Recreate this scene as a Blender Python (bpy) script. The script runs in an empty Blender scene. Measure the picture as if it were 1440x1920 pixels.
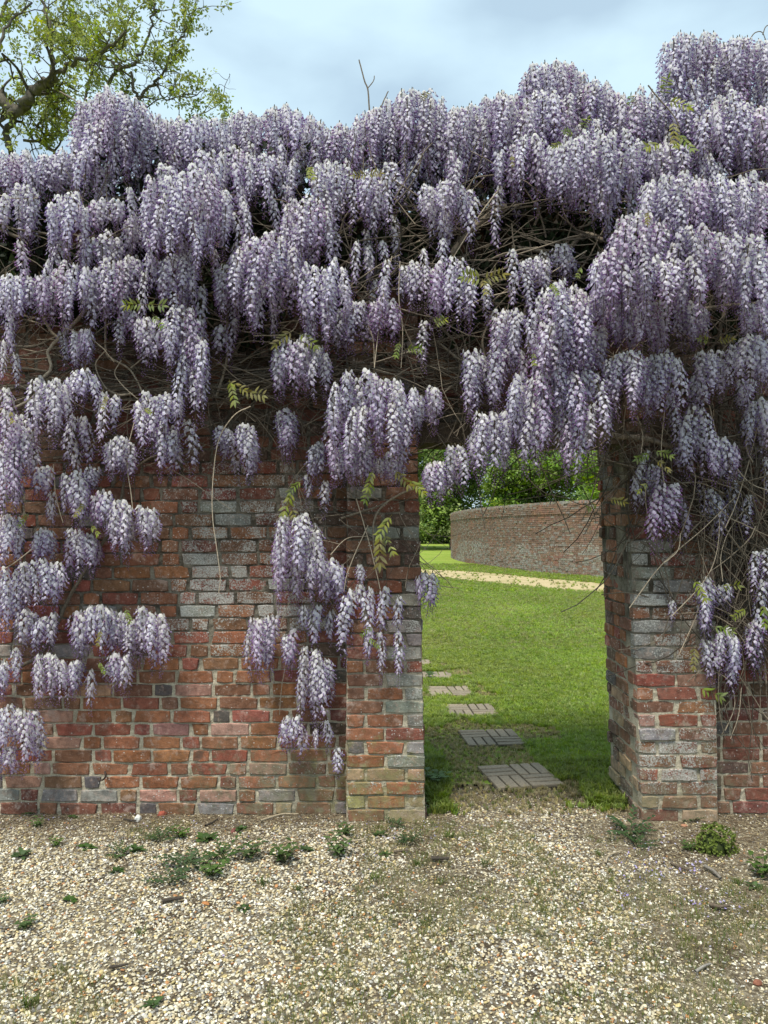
import bpy, math, random
import numpy as np
from mathutils import Vector, Matrix, Euler, noise as mnoise

R = random.Random(7)
NR = np.random.RandomState(7)
C = bpy.context.scene.collection
scene = bpy.context.scene

# ------------------------------------------------------------------ camera
FPX = 1450.0                       # focal length in photo pixels (1440 wide)
CAM = Vector((0.0, -4.45, 1.60))
PITCH = math.atan((997 - 960) / FPX)
cd = bpy.data.cameras.new('camera')
cam = bpy.data.objects.new('camera', cd)
C.objects.link(cam)
cam.location = CAM
cam.rotation_euler = (math.pi / 2 + PITCH, 0, 0)
cd.sensor_fit = 'HORIZONTAL'
cd.sensor_width = 36.0
cd.lens = 36.0 * FPX / 1440.0
cd.clip_end = 2000
cd.clip_start = 0.05
scene.camera = cam

# ------------------------------------------------------------------ world, sun, exposure
SUN_EL, SUN_AZ = math.radians(64), math.radians(205)   # azimuth of the sun: behind the camera, a little to the left
world = bpy.data.worlds.new('World')
scene.world = world
world.use_nodes = True
wt = world.node_tree
for n in list(wt.nodes):
    wt.nodes.remove(n)
wo = wt.nodes.new('ShaderNodeOutputWorld')
bg = wt.nodes.new('ShaderNodeBackground')
sky = wt.nodes.new('ShaderNodeTexSky')
sky.sky_type = 'NISHITA'
sky.sun_disc = False
sky.sun_elevation = SUN_EL
sky.sun_rotation = SUN_AZ
sky.air_density = 1.0
sky.dust_density = 1.5
sky.ozone_density = 1.0
wtc = wt.nodes.new('ShaderNodeTexCoord')
wmap = wt.nodes.new('ShaderNodeMapping')
wmap.inputs['Scale'].default_value = (1.0, 1.0, 2.4)
wn = wt.nodes.new('ShaderNodeTexNoise')
wn.inputs['Scale'].default_value = 4.2
wn.inputs['Detail'].default_value = 7
wn.inputs['Roughness'].default_value = 0.45
wr = wt.nodes.new('ShaderNodeValToRGB')
wr.color_ramp.elements[0].position = 0.40
wr.color_ramp.elements[0].color = (0.64, 0.64, 0.64, 1)
wr.color_ramp.elements[1].position = 0.66
wr.color_ramp.elements[1].color = (1.0, 1.0, 1.0, 1)
wmix = wt.nodes.new('ShaderNodeMix')
wmix.data_type = 'RGBA'
wmix.inputs[7].default_value = (4.9, 6.45, 7.4, 1)      # thin bright overcast cloud
wt.links.new(wtc.outputs['Generated'], wmap.inputs['Vector'])
wt.links.new(wmap.outputs['Vector'], wn.inputs['Vector'])
wt.links.new(wn.outputs['Fac'], wr.inputs['Fac'])
wt.links.new(wr.outputs['Color'], wmix.inputs[0])
wt.links.new(sky.outputs['Color'], wmix.inputs[6])
wt.links.new(wmix.outputs[2], bg.inputs['Color'])
bg.inputs['Strength'].default_value = 0.091
wt.links.new(bg.outputs['Background'], wo.inputs['Surface'])

sl = bpy.data.lights.new('sun', 'SUN')
sl.energy = 3.1
sl.angle = math.radians(14)
sl.color = (1.0, 0.955, 0.87)
sun = bpy.data.objects.new('sun', sl)
C.objects.link(sun)
# direction towards the sun: azimuth measured from +Y clockwise
sd = Vector((math.sin(SUN_AZ) * math.cos(SUN_EL), math.cos(SUN_AZ) * math.cos(SUN_EL), math.sin(SUN_EL)))
sun.rotation_euler = sd.to_track_quat('Z', 'Y').to_euler()
sun.location = (0, -10, 20)

scene.view_settings.view_transform = 'Standard'
scene.view_settings.look = 'None'
scene.view_settings.gamma = 1
scene.view_settings.use_curve_mapping = False
scene.view_settings.exposure = 0.68
scene.render.engine = 'CYCLES'
scene.cycles.max_bounces = 8
scene.cycles.diffuse_bounces = 5
scene.cycles.transmission_bounces = 4
scene.cycles.use_denoising = True

# ------------------------------------------------------------------ helpers
def ray(px, py):
    x, y = (px - 720) / FPX, (960 - py) / FPX
    return Vector((x, math.cos(PITCH) - y * math.sin(PITCH), math.sin(PITCH) + y * math.cos(PITCH)))

def P(px, py, Y):
    """photo pixel -> world point on the vertical plane at depth Y"""
    d = ray(px, py)
    t = (Y - CAM.y) / d.y
    return CAM + d * t

def G(px, py):
    """photo pixel -> world point on the ground"""
    d = ray(px, py)
    return CAM + d * (-CAM.z / d.z)

def pxz(x, z, Y=0.0):
    """world -> photo pixel (approx.)"""
    dd = Y - CAM.y
    return 720 + FPX * x / dd, 997 - FPX * (z - CAM.z) / dd

def link(o, parent=None):
    C.objects.link(o)
    if parent is not None:
        o.parent = parent
    return o

def tag(o, label=None, cat=None, group=None, kind=None):
    if label: o['label'] = label
    if cat: o['category'] = cat
    if group: o['group'] = group
    if kind: o['kind'] = kind
    return o

def empty(name, loc=(0, 0, 0), rz=0.0):
    o = bpy.data.objects.new(name, None)
    o.empty_display_size = 0.1
    C.objects.link(o)
    o.location = loc
    o.rotation_euler = (0, 0, rz)
    return o

def np_mesh(name, verts, faces, col=None, smooth=False, mat=None):
    """faces: (n,3) or (n,4) array, or a list of such arrays"""
    if isinstance(faces, list) and np.ndim(faces[0]) == 2:
        fl = [np.asarray(f, dtype=np.int32) for f in faces if len(f)]
    elif isinstance(faces, list):
        fl = [np.asarray([f for f in faces if len(f) == k], dtype=np.int32) for k in (3, 4)]
        fl = [f for f in fl if len(f)]
    else:
        fl = [np.asarray(faces, dtype=np.int32)]
    me = bpy.data.meshes.new(name)
    V = np.asarray(verts, dtype=np.float32)
    nl = sum(f.size for f in fl)
    nf = sum(len(f) for f in fl)
    me.vertices.add(len(V))
    me.vertices.foreach_set('co', V.ravel())
    me.loops.add(nl)
    me.loops.foreach_set('vertex_index', np.concatenate([f.ravel() for f in fl]))
    me.polygons.add(nf)
    tot = np.concatenate([np.full(len(f), f.shape[1], dtype=np.int32) for f in fl])
    start = np.concatenate([[0], np.cumsum(tot)[:-1]]).astype(np.int32)
    me.polygons.foreach_set('loop_start', start)
    me.polygons.foreach_set('loop_total', tot)
    me.polygons.foreach_set('use_smooth', np.full(nf, smooth, dtype=bool))
    me.update(calc_edges=True)
    me.validate()
    if col is not None:
        a = me.attributes.new('col', 'FLOAT_COLOR', 'POINT')
        c = np.asarray(col, dtype=np.float32)
        if c.shape[1] == 3:
            c = np.hstack([c, np.ones((len(c), 1), dtype=np.float32)])
        a.data.foreach_set('color', c.ravel())
    if mat is not None:
        me.materials.append(mat)
    return me

class MB:
    """collects pieces (verts, tris/quads, colours) into one mesh"""
    def __init__(s):
        s.v, s.t, s.q, s.c, s.n = [], [], [], [], 0
    def add(s, v, t=None, q=None, c=None):
        v = np.asarray(v, dtype=np.float32)
        if t is not None and len(t): s.t.append(np.asarray(t, dtype=np.int32) + s.n)
        if q is not None and len(q): s.q.append(np.asarray(q, dtype=np.int32) + s.n)
        c = np.ones(4) if c is None else np.asarray(c, dtype=np.float32)
        if c.ndim == 1:
            c = np.tile(c, (len(v), 1))
        if c.shape[1] == 3:
            c = np.hstack([c, np.ones((len(c), 1))])
        s.v.append(v); s.c.append(c); s.n += len(v)
    def tube(s, pts, r0, r1, c, sides=5):
        pts = np.asarray(pts, dtype=np.float64)
        n = len(pts)
        d = np.gradient(pts, axis=0)
        d /= np.linalg.norm(d, axis=1)[:, None] + 1e-9
        ref = np.array([0.13, 1.0, 0.21]) if abs(d[:, 1]).mean() < 0.8 else np.array([1.0, 0.1, 0.2])
        a = np.cross(d, ref); a /= np.linalg.norm(a, axis=1)[:, None] + 1e-9
        b = np.cross(d, a)
        rr = np.linspace(r0, r1, n)[:, None] if np.isscalar(r0) else np.asarray(r0, dtype=float)[:, None]
        ang = np.arange(sides) * 2 * math.pi / sides
        v = (pts[:, None, :] + rr[:, None] * (np.cos(ang)[None, :, None] * a[:, None, :] + np.sin(ang)[None, :, None] * b[:, None, :])).reshape(-1, 3)
        i = np.arange(n - 1)[:, None] * sides
        k = np.arange(sides)[None, :]
        k2 = (k + 1) % sides
        q = np.stack([i + k, i + k2, i + sides + k2, i + sides + k], axis=-1).reshape(-1, 4)
        s.add(v, q=q, c=c)
    def mesh(s, name, mat=None, smooth=False):
        f = []
        if s.t: f.append(np.concatenate(s.t))
        if s.q: f.append(np.concatenate(s.q))
        return np_mesh(name, np.concatenate(s.v), f, np.concatenate(s.c), smooth, mat)
    def obj(s, name, mat=None, parent=None, smooth=False):
        return link(bpy.data.objects.new(name, s.mesh(name, mat, smooth)), parent)

def box_vf(cx, cy, cz, sx, sy, sz):
    v = np.array([[x, y, z] for x in (-1, 1) for y in (-1, 1) for z in (-1, 1)], dtype=float) * 0.5 * np.array([sx, sy, sz]) + np.array([cx, cy, cz])
    q = [[0, 1, 3, 2], [4, 6, 7, 5], [0, 4, 5, 1], [2, 3, 7, 6], [0, 2, 6, 4], [1, 5, 7, 3]]
    return v, q

def smooth_path(pts, n=6):
    """Catmull-Rom through the points"""
    p = [np.array(x, dtype=float) for x in pts]
    p = [2 * p[0] - p[1]] + p + [2 * p[-1] - p[-2]]
    out = []
    for i in range(1, len(p) - 2):
        for k in range(n):
            t = k / n
            out.append(0.5 * ((2 * p[i]) + (-p[i - 1] + p[i + 1]) * t + (2 * p[i - 1] - 5 * p[i] + 4 * p[i + 1] - p[i + 2]) * t * t + (-p[i - 1] + 3 * p[i] - 3 * p[i + 1] + p[i + 2]) * t ** 3))
    out.append(p[-2])
    return np.array(out)

def fbm(x, y, z=0.0, s=1.0, oct=3):
    v, a, f = 0.0, 0.5, s
    for _ in range(oct):
        v += a * mnoise.noise(Vector((x * f, y * f, z * f)))
        a *= 0.5; f *= 2.1
    return v

# ---- node helpers
def new_mat(name):
    m = bpy.data.materials.new(name)
    m.use_nodes = True
    nt = m.node_tree
    for n in list(nt.nodes):
        nt.nodes.remove(n)
    return m, nt

def N(nt, t, **kw):
    n = nt.nodes.new(t)
    for k, v in kw.items():
        setattr(n, k, v)
    return n

def noise_n(nt, vec, scale, detail=3, rough=0.5):
    n = N(nt, 'ShaderNodeTexNoise')
    n.inputs['Scale'].default_value = scale
    n.inputs['Detail'].default_value = detail
    n.inputs['Roughness'].default_value = rough
    if vec is not None:
        nt.links.new(vec, n.inputs['Vector'])
    return n.outputs['Fac']

def math_n(nt, op, a, b=None, c=None, clamp=False):
    n = N(nt, 'ShaderNodeMath', operation=op)
    n.use_clamp = clamp
    for i, x in enumerate((a, b, c)):
        if x is None: continue
        if isinstance(x, (int, float)): n.inputs[i].default_value = x
        else: nt.links.new(x, n.inputs[i])
    return n.outputs[0]

def map_n(nt, v, a, b, c=0.0, d=1.0, smooth=True):
    n = N(nt, 'ShaderNodeMapRange')
    n.interpolation_type = 'SMOOTHSTEP' if smooth else 'LINEAR'
    for i, x in enumerate((v, a, b, c, d)):
        if isinstance(x, (int, float)): n.inputs[i].default_value = x
        else: nt.links.new(x, n.inputs[i])
    return n.outputs[0]

def mix_n(nt, fac, a, b, blend='MIX'):
    n = N(nt, 'ShaderNodeMix', data_type='RGBA', blend_type=blend)
    for i, x in ((0, fac), (6, a), (7, b)):
        if isinstance(x, (int, float)): n.inputs[i].default_value = x
        elif isinstance(x, tuple): n.inputs[i].default_value = (*x[:3], 1)
        else: nt.links.new(x, n.inputs[i])
    return n.outputs[2]

def scale_col(nt, col, fac):
    n = N(nt, 'ShaderNodeVectorMath', operation='SCALE')
    nt.links.new(col, n.inputs[0])
    if isinstance(fac, (int, float)): n.inputs[3].default_value = fac
    else: nt.links.new(fac, n.inputs[3])
    return n.outputs[0]

def bump_n(nt, h, strength=0.5, dist=0.01):
    n = N(nt, 'ShaderNodeBump')
    n.inputs['Strength'].default_value = strength
    n.inputs['Distance'].default_value = dist
    nt.links.new(h, n.inputs['Height'])
    return n.outputs['Normal']

def finish(nt, col, rough=0.85, normal=None, spec=0.3):
    b = N(nt, 'ShaderNodeBsdfPrincipled')
    o = N(nt, 'ShaderNodeOutputMaterial')
    if isinstance(col, tuple): b.inputs['Base Color'].default_value = (*col[:3], 1)
    else: nt.links.new(col, b.inputs['Base Color'])
    b.inputs['Roughness'].default_value = rough
    b.inputs['Specular IOR Level'].default_value = spec
    if normal is not None: nt.links.new(normal, b.inputs['Normal'])
    nt.links.new(b.outputs[0], o.inputs['Surface'])
    return b

def pos_n(nt):
    return N(nt, 'ShaderNodeNewGeometry').outputs['Position']

def leaf_mat(name, attr_type='GEOMETRY', trans=0.35, rough=0.6, var=0.25, tint=None, hue=0.0, value_lift=1.0):
    """thin petals or leaves: colour attribute, per-object variation, light passing through"""
    m, nt = new_mat(name)
    at = N(nt, 'ShaderNodeAttribute', attribute_name='col')
    at.attribute_type = attr_type
    rnd = N(nt, 'ShaderNodeObjectInfo').outputs['Random']
    h = N(nt, 'ShaderNodeHueSaturation')
    nt.links.new(at.outputs['Color'], h.inputs['Color'])
    nt.links.new(map_n(nt, rnd, 0, 1, value_lift * (1 - var), value_lift * (1 + var), False), h.inputs['Value'])
    r2 = math_n(nt, 'FRACT', math_n(nt, 'MULTIPLY', rnd, 37.7))
    nt.links.new(map_n(nt, r2, 0, 1, 0.5 - hue, 0.5 + hue, False), h.inputs['Hue'])
    r3 = math_n(nt, 'FRACT', math_n(nt, 'MULTIPLY', rnd, 91.3))
    nt.links.new(map_n(nt, r3, 0, 1, 1 - var, 1 + 0.5 * var, False), h.inputs['Saturation'])
    col = h.outputs['Color']
    p = N(nt, 'ShaderNodeBsdfPrincipled')
    p.inputs['Roughness'].default_value = rough
    p.inputs['Specular IOR Level'].default_value = 0.25
    t = N(nt, 'ShaderNodeBsdfTranslucent')
    nt.links.new(col, p.inputs['Base Color']); nt.links.new(col, t.inputs['Color'])
    mx = N(nt, 'ShaderNodeMixShader'); mx.inputs[0].default_value = trans
    nt.links.new(p.outputs[0], mx.inputs[1]); nt.links.new(t.outputs[0], mx.inputs[2])
    o = N(nt, 'ShaderNodeOutputMaterial'); nt.links.new(mx.outputs[0], o.inputs['Surface'])
    return m

def attr_mat(name, attr_type='GEOMETRY', rough=0.85, nscale=40, namp=0.35, bump=0.3, bdist=0.004, spec=0.25):
    m, nt = new_mat(name)
    at = N(nt, 'ShaderNodeAttribute', attribute_name='col')
    at.attribute_type = attr_type
    n = noise_n(nt, pos_n(nt), nscale, 4, 0.6)
    c = scale_col(nt, at.outputs['Color'], map_n(nt, n, 0.25, 0.75, 1 - namp, 1 + namp, False))
    finish(nt, c, rough, bump_n(nt, n, bump, bdist) if bump else None, spec)
    return m

# ---- scatter with geometry nodes (only for what nobody could count)
def scatter(name, protos, pts, rot, scl, idx, col, parent=None):
    coll = bpy.data.collections.new(name + '_source')
    for i, me in enumerate(protos):
        o = bpy.data.objects.new('%s_source_%02d' % (name, i), me)
        coll.objects.link(o)
    n = len(pts)
    me = bpy.data.meshes.new(name)
    me.vertices.add(n)
    me.vertices.foreach_set('co', np.asarray(pts, dtype=np.float32).ravel())
    def at(nm, ty, key, arr):
        a = me.attributes.new(nm, ty, 'POINT')
        a.data.foreach_set(key, np.ascontiguousarray(arr).ravel())
    at('rot', 'FLOAT_VECTOR', 'vector', np.asarray(rot, dtype=np.float32))
    at('scl', 'FLOAT_VECTOR', 'vector', np.asarray(scl, dtype=np.float32))
    at('idx', 'INT', 'value', np.asarray(idx, dtype=np.int32))
    cc = np.asarray(col, dtype=np.float32)
    if cc.shape[1] == 3: cc = np.hstack([cc, np.ones((n, 1), dtype=np.float32)])
    at('col', 'FLOAT_COLOR', 'color', cc)
    o = link(bpy.data.objects.new(name, me), parent)
    ng = bpy.data.node_groups.new(name + '_nodes', 'GeometryNodeTree')
    ng.interface.new_socket('Geometry', in_out='INPUT', socket_type='NodeSocketGeometry')
    ng.interface.new_socket('Geometry', in_out='OUTPUT', socket_type='NodeSocketGeometry')
    gi, go = ng.nodes.new('NodeGroupInput'), ng.nodes.new('NodeGroupOutput')
    iop = ng.nodes.new('GeometryNodeInstanceOnPoints')
    ci = ng.nodes.new('GeometryNodeCollectionInfo')
    ci.inputs['Collection'].default_value = coll
    ci.inputs['Separate Children'].default_value = True
    ci.inputs['Reset Children'].default_value = True
    L = ng.links.new
    L(gi.outputs[0], iop.inputs['Points']); L(ci.outputs[0], iop.inputs['Instance'])
    iop.inputs['Pick Instance'].default_value = True
    for nm, ty, sock in (('idx', 'INT', 'Instance Index'), ('rot', 'FLOAT_VECTOR', 'Rotation'), ('scl', 'FLOAT_VECTOR', 'Scale')):
        na = ng.nodes.new('GeometryNodeInputNamedAttribute')
        na.data_type = ty
        na.inputs['Name'].default_value = nm
        L(na.outputs['Attribute'], iop.inputs[sock])
    L(iop.outputs[0], go.inputs[0])
    md = o.modifiers.new('scatter', 'NODES')
    md.node_group = ng
    o['kind'] = 'stuff'
    return o

# ------------------------------------------------------------------ materials
def algae(nt, pos, c):
    """damp green and yellow growth at the wall foot: two patches with a shape of their own"""
    for (cx, cz, rx, rz, col, amt) in ((-0.48, 0.13, 0.62, 0.24, (0.17, 0.165, 0.10), .72), (-0.02, 0.10, 0.34, 0.30, (0.26, 0.225, 0.09), .55), (1.62, 0.16, 0.40, 0.30, (0.20, 0.185, 0.115), .55)):
        mp = N(nt, 'ShaderNodeMapping')
        mp.inputs['Location'].default_value = (-cx / rx, 0, -cz / rz)
        mp.inputs['Scale'].default_value = (1 / rx, 0.3, 1 / rz)
        nt.links.new(pos, mp.inputs['Vector'])
        ln = N(nt, 'ShaderNodeVectorMath', operation='LENGTH'); nt.links.new(mp.outputs[0], ln.inputs[0])
        d = math_n(nt, 'ADD', ln.outputs['Value'], math_n(nt, 'MULTIPLY', math_n(nt, 'SUBTRACT', noise_n(nt, pos, 11, 8, 0.8), 0.5), 7.0))
        patch = map_n(nt, noise_n(nt, pos, 13, 8, 0.75), 0.40, 0.60, 0.15, 1.0)
        c = mix_n(nt, math_n(nt, 'MULTIPLY', math_n(nt, 'MULTIPLY', map_n(nt, d, 1.15, 0.35), patch), amt), c, col)
    return c

def brick_material(name, use_attr):
    m, nt = new_mat(name)
    pos = pos_n(nt)
    if use_attr:
        a = N(nt, 'ShaderNodeAttribute', attribute_name='col')
        base, amt = a.outputs['Color'], a.outputs['Alpha']
    else:
        a = N(nt, 'ShaderNodeObjectInfo')
        base, amt = a.outputs['Color'], a.outputs['Alpha']
    n1 = noise_n(nt, pos, 22, 5, 0.65)
    n2 = noise_n(nt, pos, 160, 3, 0.6)
    n3 = noise_n(nt, pos, 9, 6, 0.7)
    n4 = noise_n(nt, pos, 105, 4, 0.75)
    c = scale_col(nt, base, map_n(nt, n1, 0.3, 0.7, 0.62, 1.3, False))
    c = scale_col(nt, c, map_n(nt, n2, 0.3, 0.7, 0.75, 1.2, False))
    bloom = map_n(nt, noise_n(nt, pos, 31, 6, 0.75), 0.52, 0.66)
    c = mix_n(nt, math_n(nt, 'MULTIPLY', bloom, 0.55), c, (0.40, 0.285, 0.225))
    c = mix_n(nt, map_n(nt, noise_n(nt, pos, 14, 5, 0.7), 0.5, 0.68, 0, 0.5), c, (0.13, 0.075, 0.05))
    eff = map_n(nt, noise_n(nt, pos, 6.5, 8, 0.78), 0.54, 0.64)
    c = mix_n(nt, math_n(nt, 'MULTIPLY', eff, 0.48), c, (0.47, 0.37, 0.31))
    # burnt and sooty patches on some faces
    soot = map_n(nt, noise_n(nt, pos, 5.3, 5, 0.7), 0.60, 0.68)
    c = mix_n(nt, math_n(nt, 'MULTIPLY', soot, 0.55), c, (0.07, 0.06, 0.05))
    # grey crustose lichen: the brick's own amount moves the threshold
    mval = math_n(nt, 'ADD', math_n(nt, 'MULTIPLY', n3, 0.45), math_n(nt, 'MULTIPLY', n4, 0.55))
    thr = math_n(nt, 'SUBTRACT', 0.665, math_n(nt, 'MULTIPLY', amt, 0.235))
    lich = map_n(nt, mval, thr, math_n(nt, 'ADD', thr, 0.05))
    lcol = mix_n(nt, map_n(nt, n2, 0.35, 0.65), (0.25, 0.24, 0.21), (0.52, 0.51, 0.46))
    c = mix_n(nt, math_n(nt, 'MULTIPLY', lich, 0.88), c, lcol)
    # small white lichen spots
    v = N(nt, 'ShaderNodeTexVoronoi')
    v.inputs['Scale'].default_value = 70
    nt.links.new(pos, v.inputs['Vector'])
    sep = N(nt, 'ShaderNodeSeparateColor'); nt.links.new(v.outputs['Color'], sep.inputs[0])
    on = math_n(nt, 'LESS_THAN', sep.outputs[0], math_n(nt, 'MULTIPLY', amt, 0.55))
    sp = math_n(nt, 'MULTIPLY', on, map_n(nt, math_n(nt, 'ADD', v.outputs['Distance'], math_n(nt, 'MULTIPLY', n2, 0.25)), 0.42, 0.30))
    c = mix_n(nt, math_n(nt, 'MULTIPLY', sp, 0.7), c, (0.62, 0.61, 0.56))
    c = algae(nt, pos, c)
    h = math_n(nt, 'ADD', math_n(nt, 'MULTIPLY', n1, 0.6), math_n(nt, 'ADD', math_n(nt, 'MULTIPLY', n2, 0.3), math_n(nt, 'MULTIPLY', lich, 0.15)))
    finish(nt, c, 0.92, bump_n(nt, h, 0.75, 0.008), 0.2)
    return m

M_brick = brick_material('brick', False)
M_brickA = brick_material('brick_joined', True)

def mortar_material():
    m, nt = new_mat('lime_mortar')
    pos = pos_n(nt)
    n1 = noise_n(nt, pos, 7, 6, 0.7)
    n2 = noise_n(nt, pos, 120, 4, 0.7)
    sx = N(nt, 'ShaderNodeSeparateXYZ'); nt.links.new(pos, sx.inputs[0])
    # pale mortar in the lower courses, darker mortar above
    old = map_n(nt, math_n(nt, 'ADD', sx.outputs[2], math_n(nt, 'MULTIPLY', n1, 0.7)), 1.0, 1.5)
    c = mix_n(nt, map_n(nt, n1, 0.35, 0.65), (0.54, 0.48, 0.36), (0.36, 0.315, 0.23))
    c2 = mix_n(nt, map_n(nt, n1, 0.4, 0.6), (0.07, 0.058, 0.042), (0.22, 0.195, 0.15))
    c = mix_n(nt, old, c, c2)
    c = scale_col(nt, c, map_n(nt, n2, 0.3, 0.7, 0.6, 1.25, False))
    c = algae(nt, pos, c)
    finish(nt, c, 0.95, bump_n(nt, n2, 0.8, 0.006), 0.15)
    return m
M_mortar = mortar_material()
M_bark = attr_mat('vine_bark', rough=0.9, nscale=90, namp=0.45, bump=0.6, bdist=0.004)
M_oakbark = attr_mat('oak_bark', rough=0.95, nscale=9, namp=0.5, bump=0.8, bdist=0.03)
M_petal = leaf_mat('petals', trans=0.5, var=0.10, hue=0.022, rough=0.7)
M_leaf = leaf_mat('young_leaf', trans=0.45, var=0.25, hue=0.02)
M_leafI = leaf_mat('scattered_leaf', 'INSTANCER', trans=0.40, var=0.30, hue=0.02)
M_grass = leaf_mat('grass_blade', 'INSTANCER', trans=0.45, var=0.22, hue=0.015)
M_weed = leaf_mat('weed_leaf', trans=0.3, var=0.2)
M_pebble = attr_mat('pebble', 'INSTANCER', rough=0.7, nscale=120, namp=0.22, bump=0.2, bdist=0.002)
M_litter = attr_mat('dry_litter', 'INSTANCER', rough=0.9, nscale=120, namp=0.3, bump=0)
M_slab = attr_mat('concrete_slab', rough=0.92, nscale=60, namp=0.35, bump=0.7, bdist=0.004)
M_stick = attr_mat('dead_stick', rough=0.9, nscale=150, namp=0.5, bump=0.5, bdist=0.003)

# ------------------------------------------------------------------ ground, lawn, track
def ground_mat():
    m, nt = new_mat('earth_and_grit')
    pos = pos_n(nt)
    n1 = noise_n(nt, pos, 2.2, 5, 0.6)
    n2 = noise_n(nt, pos, 45, 5, 0.7)
    v = N(nt, 'ShaderNodeTexVoronoi'); v.inputs['Scale'].default_value = 85
    nt.links.new(pos, v.inputs['Vector'])
    c = mix_n(nt, map_n(nt, n1, 0.38, 0.62), (0.075, 0.056, 0.036), (0.17, 0.14, 0.092))
    c = scale_col(nt, c, map_n(nt, n2, 0.3, 0.7, 0.55, 1.4, False))
    grit = mix_n(nt, v.outputs['Color'], (0.16, 0.14, 0.10), (0.45, 0.40, 0.29))
    c = mix_n(nt, map_n(nt, n2, 0.48, 0.6, 0, 0.6), c, grit)
    finish(nt, c, 0.95, bump_n(nt, math_n(nt, 'ADD', n2, v.outputs['Distance']), 0.7, 0.01), 0.15)
    return m

def lawn_mat():
    m, nt = new_mat('lawn_turf')
    pos = pos_n(nt)
    n1 = noise_n(nt, pos, 0.5, 5, 0.6)
    n2 = noise_n(nt, pos, 6, 5, 0.7)
    n3 = noise_n(nt, pos, 90, 4, 0.7)
    c = mix_n(nt, map_n(nt, n1, 0.38, 0.62), (0.20, 0.29, 0.035), (0.27, 0.33, 0.06))
    c = mix_n(nt, map_n(nt, n2, 0.5, 0.75, 0, 0.6), c, (0.24, 0.25, 0.075))
    c = scale_col(nt, c, map_n(nt, n3, 0.3, 0.7, 0.6, 1.35, False))
    finish(nt, c, 0.9, bump_n(nt, math_n(nt, 'ADD', n3, n2), 0.8, 0.03), 0.15)
    return m

def track_mat():
    m, nt = new_mat('sandy_track')
    pos = pos_n(nt)
    n1 = noise_n(nt, pos, 1.1, 6, 0.7)
    n3 = noise_n(nt, pos, 30, 5, 0.7)
    c = mix_n(nt, map_n(nt, n1, 0.50, 0.62), (0.46, 0.37, 0.21), (0.30, 0.26, 0.11))
    c = scale_col(nt, c, map_n(nt, n3, 0.3, 0.7, 0.7, 1.25, False))
    finish(nt, c, 0.95, bump_n(nt, n3, 0.8, 0.02), 0.1)
    return m

def sheet(name, outline, z, mat):
    me = bpy.data.meshes.new(name)
    me.from_pydata([(x, y, z) for x, y in outline], [], [list(range(len(outline)))])
    me.materials.append(mat)
    o = link(bpy.data.objects.new(name, me))
    o['kind'] = 'structure'
    return o

M_ground = ground_mat()
# foreground relief is gentle: one large sheet, denser near the camera
def ground_grid():
    xs = np.concatenate([[-900, -200, -40, -10], np.linspace(-5, 5, 101), [10, 40, 200, 900]])
    ys = np.concatenate([[-900, -200, -40, -10], np.linspace(-5, 1.2, 63), [5, 40, 200, 900]])
    X, Y = np.meshgrid(xs, ys)
    Z = np.zeros_like(X)
    for i in range(X.shape[0]):
        for j in range(X.shape[1]):
            if -5 <= X[i, j] <= 5 and -5 <= Y[i, j] <= 0.4:
                Z[i, j] = 0.016 * fbm(X[i, j], Y[i, j], 3.1, 1.6, 3) - 0.012
            elif Y[i, j] > 0.4:
                Z[i, j] = -0.02
    v = np.stack([X, Y, Z], -1).reshape(-1, 3)
    w = len(xs)
    i = (np.arange(len(ys) - 1)[:, None] * w + np.arange(w - 1)[None, :]).ravel()
    q = np.stack([i, i + 1, i + w + 1, i + w], -1)
    return link(bpy.data.objects.new('ground', np_mesh('ground', v, q, smooth=True, mat=M_ground)))
gnd = ground_grid(); gnd['kind'] = 'structure'
def gz(x, y):
    return 0.016 * fbm(x, y, 3.1, 1.6, 3) - 0.012 if y <= 0.4 else 0.0

# lawn edge wanders in front of the gateway
edge = [(-60, 0.6)] + [(x, 0.52 + 0.10 * fbm(x, 0.3, 0, 2.2, 3)) for x in np.linspace(-3, 5, 60)] + [(60, 0.6)]
lawn = sheet('lawn', edge + [(400, 400), (-400, 400)], 0.0, lawn_mat())

# sandy track, following the curved wall
trk = smooth_path([(-14, 30, 0), (-4, 29.4, 0), (1.6, 26.4, 0), (4.1, 21.4, 0), (6.3, 17.4, 0), (10.2, 13.4, 0), (16, 10, 0)], 8)
def ribbon(path, half, z):
    d = np.gradient(path, axis=0); nrm = np.stack([-d[:, 1], d[:, 0]], -1); nrm /= np.linalg.norm(nrm, axis=1)[:, None]
    return [(p[0] + n[0] * h, p[1] + n[1] * h) for p, n, h in zip(path, nrm, half)], [(p[0] - n[0] * h, p[1] - n[1] * h) for p, n, h in zip(path, nrm, half)]
hw = np.array([1.55 + 0.3 * fbm(i * 0.37, 2.0, 0, 1, 2) for i in range(len(trk))])
ra, rb = ribbon(trk, hw, 0)
v = [(x, y, 0.004) for x, y in ra] + [(x, y, 0.004) for x, y in rb]
n = len(ra)
track = link(bpy.data.objects.new('track', np_mesh('track', v, np.array([[i, i + 1, n + i + 1, n + i] for i in range(n - 1)]), mat=track_mat())))
track['kind'] = 'structure'

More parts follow.
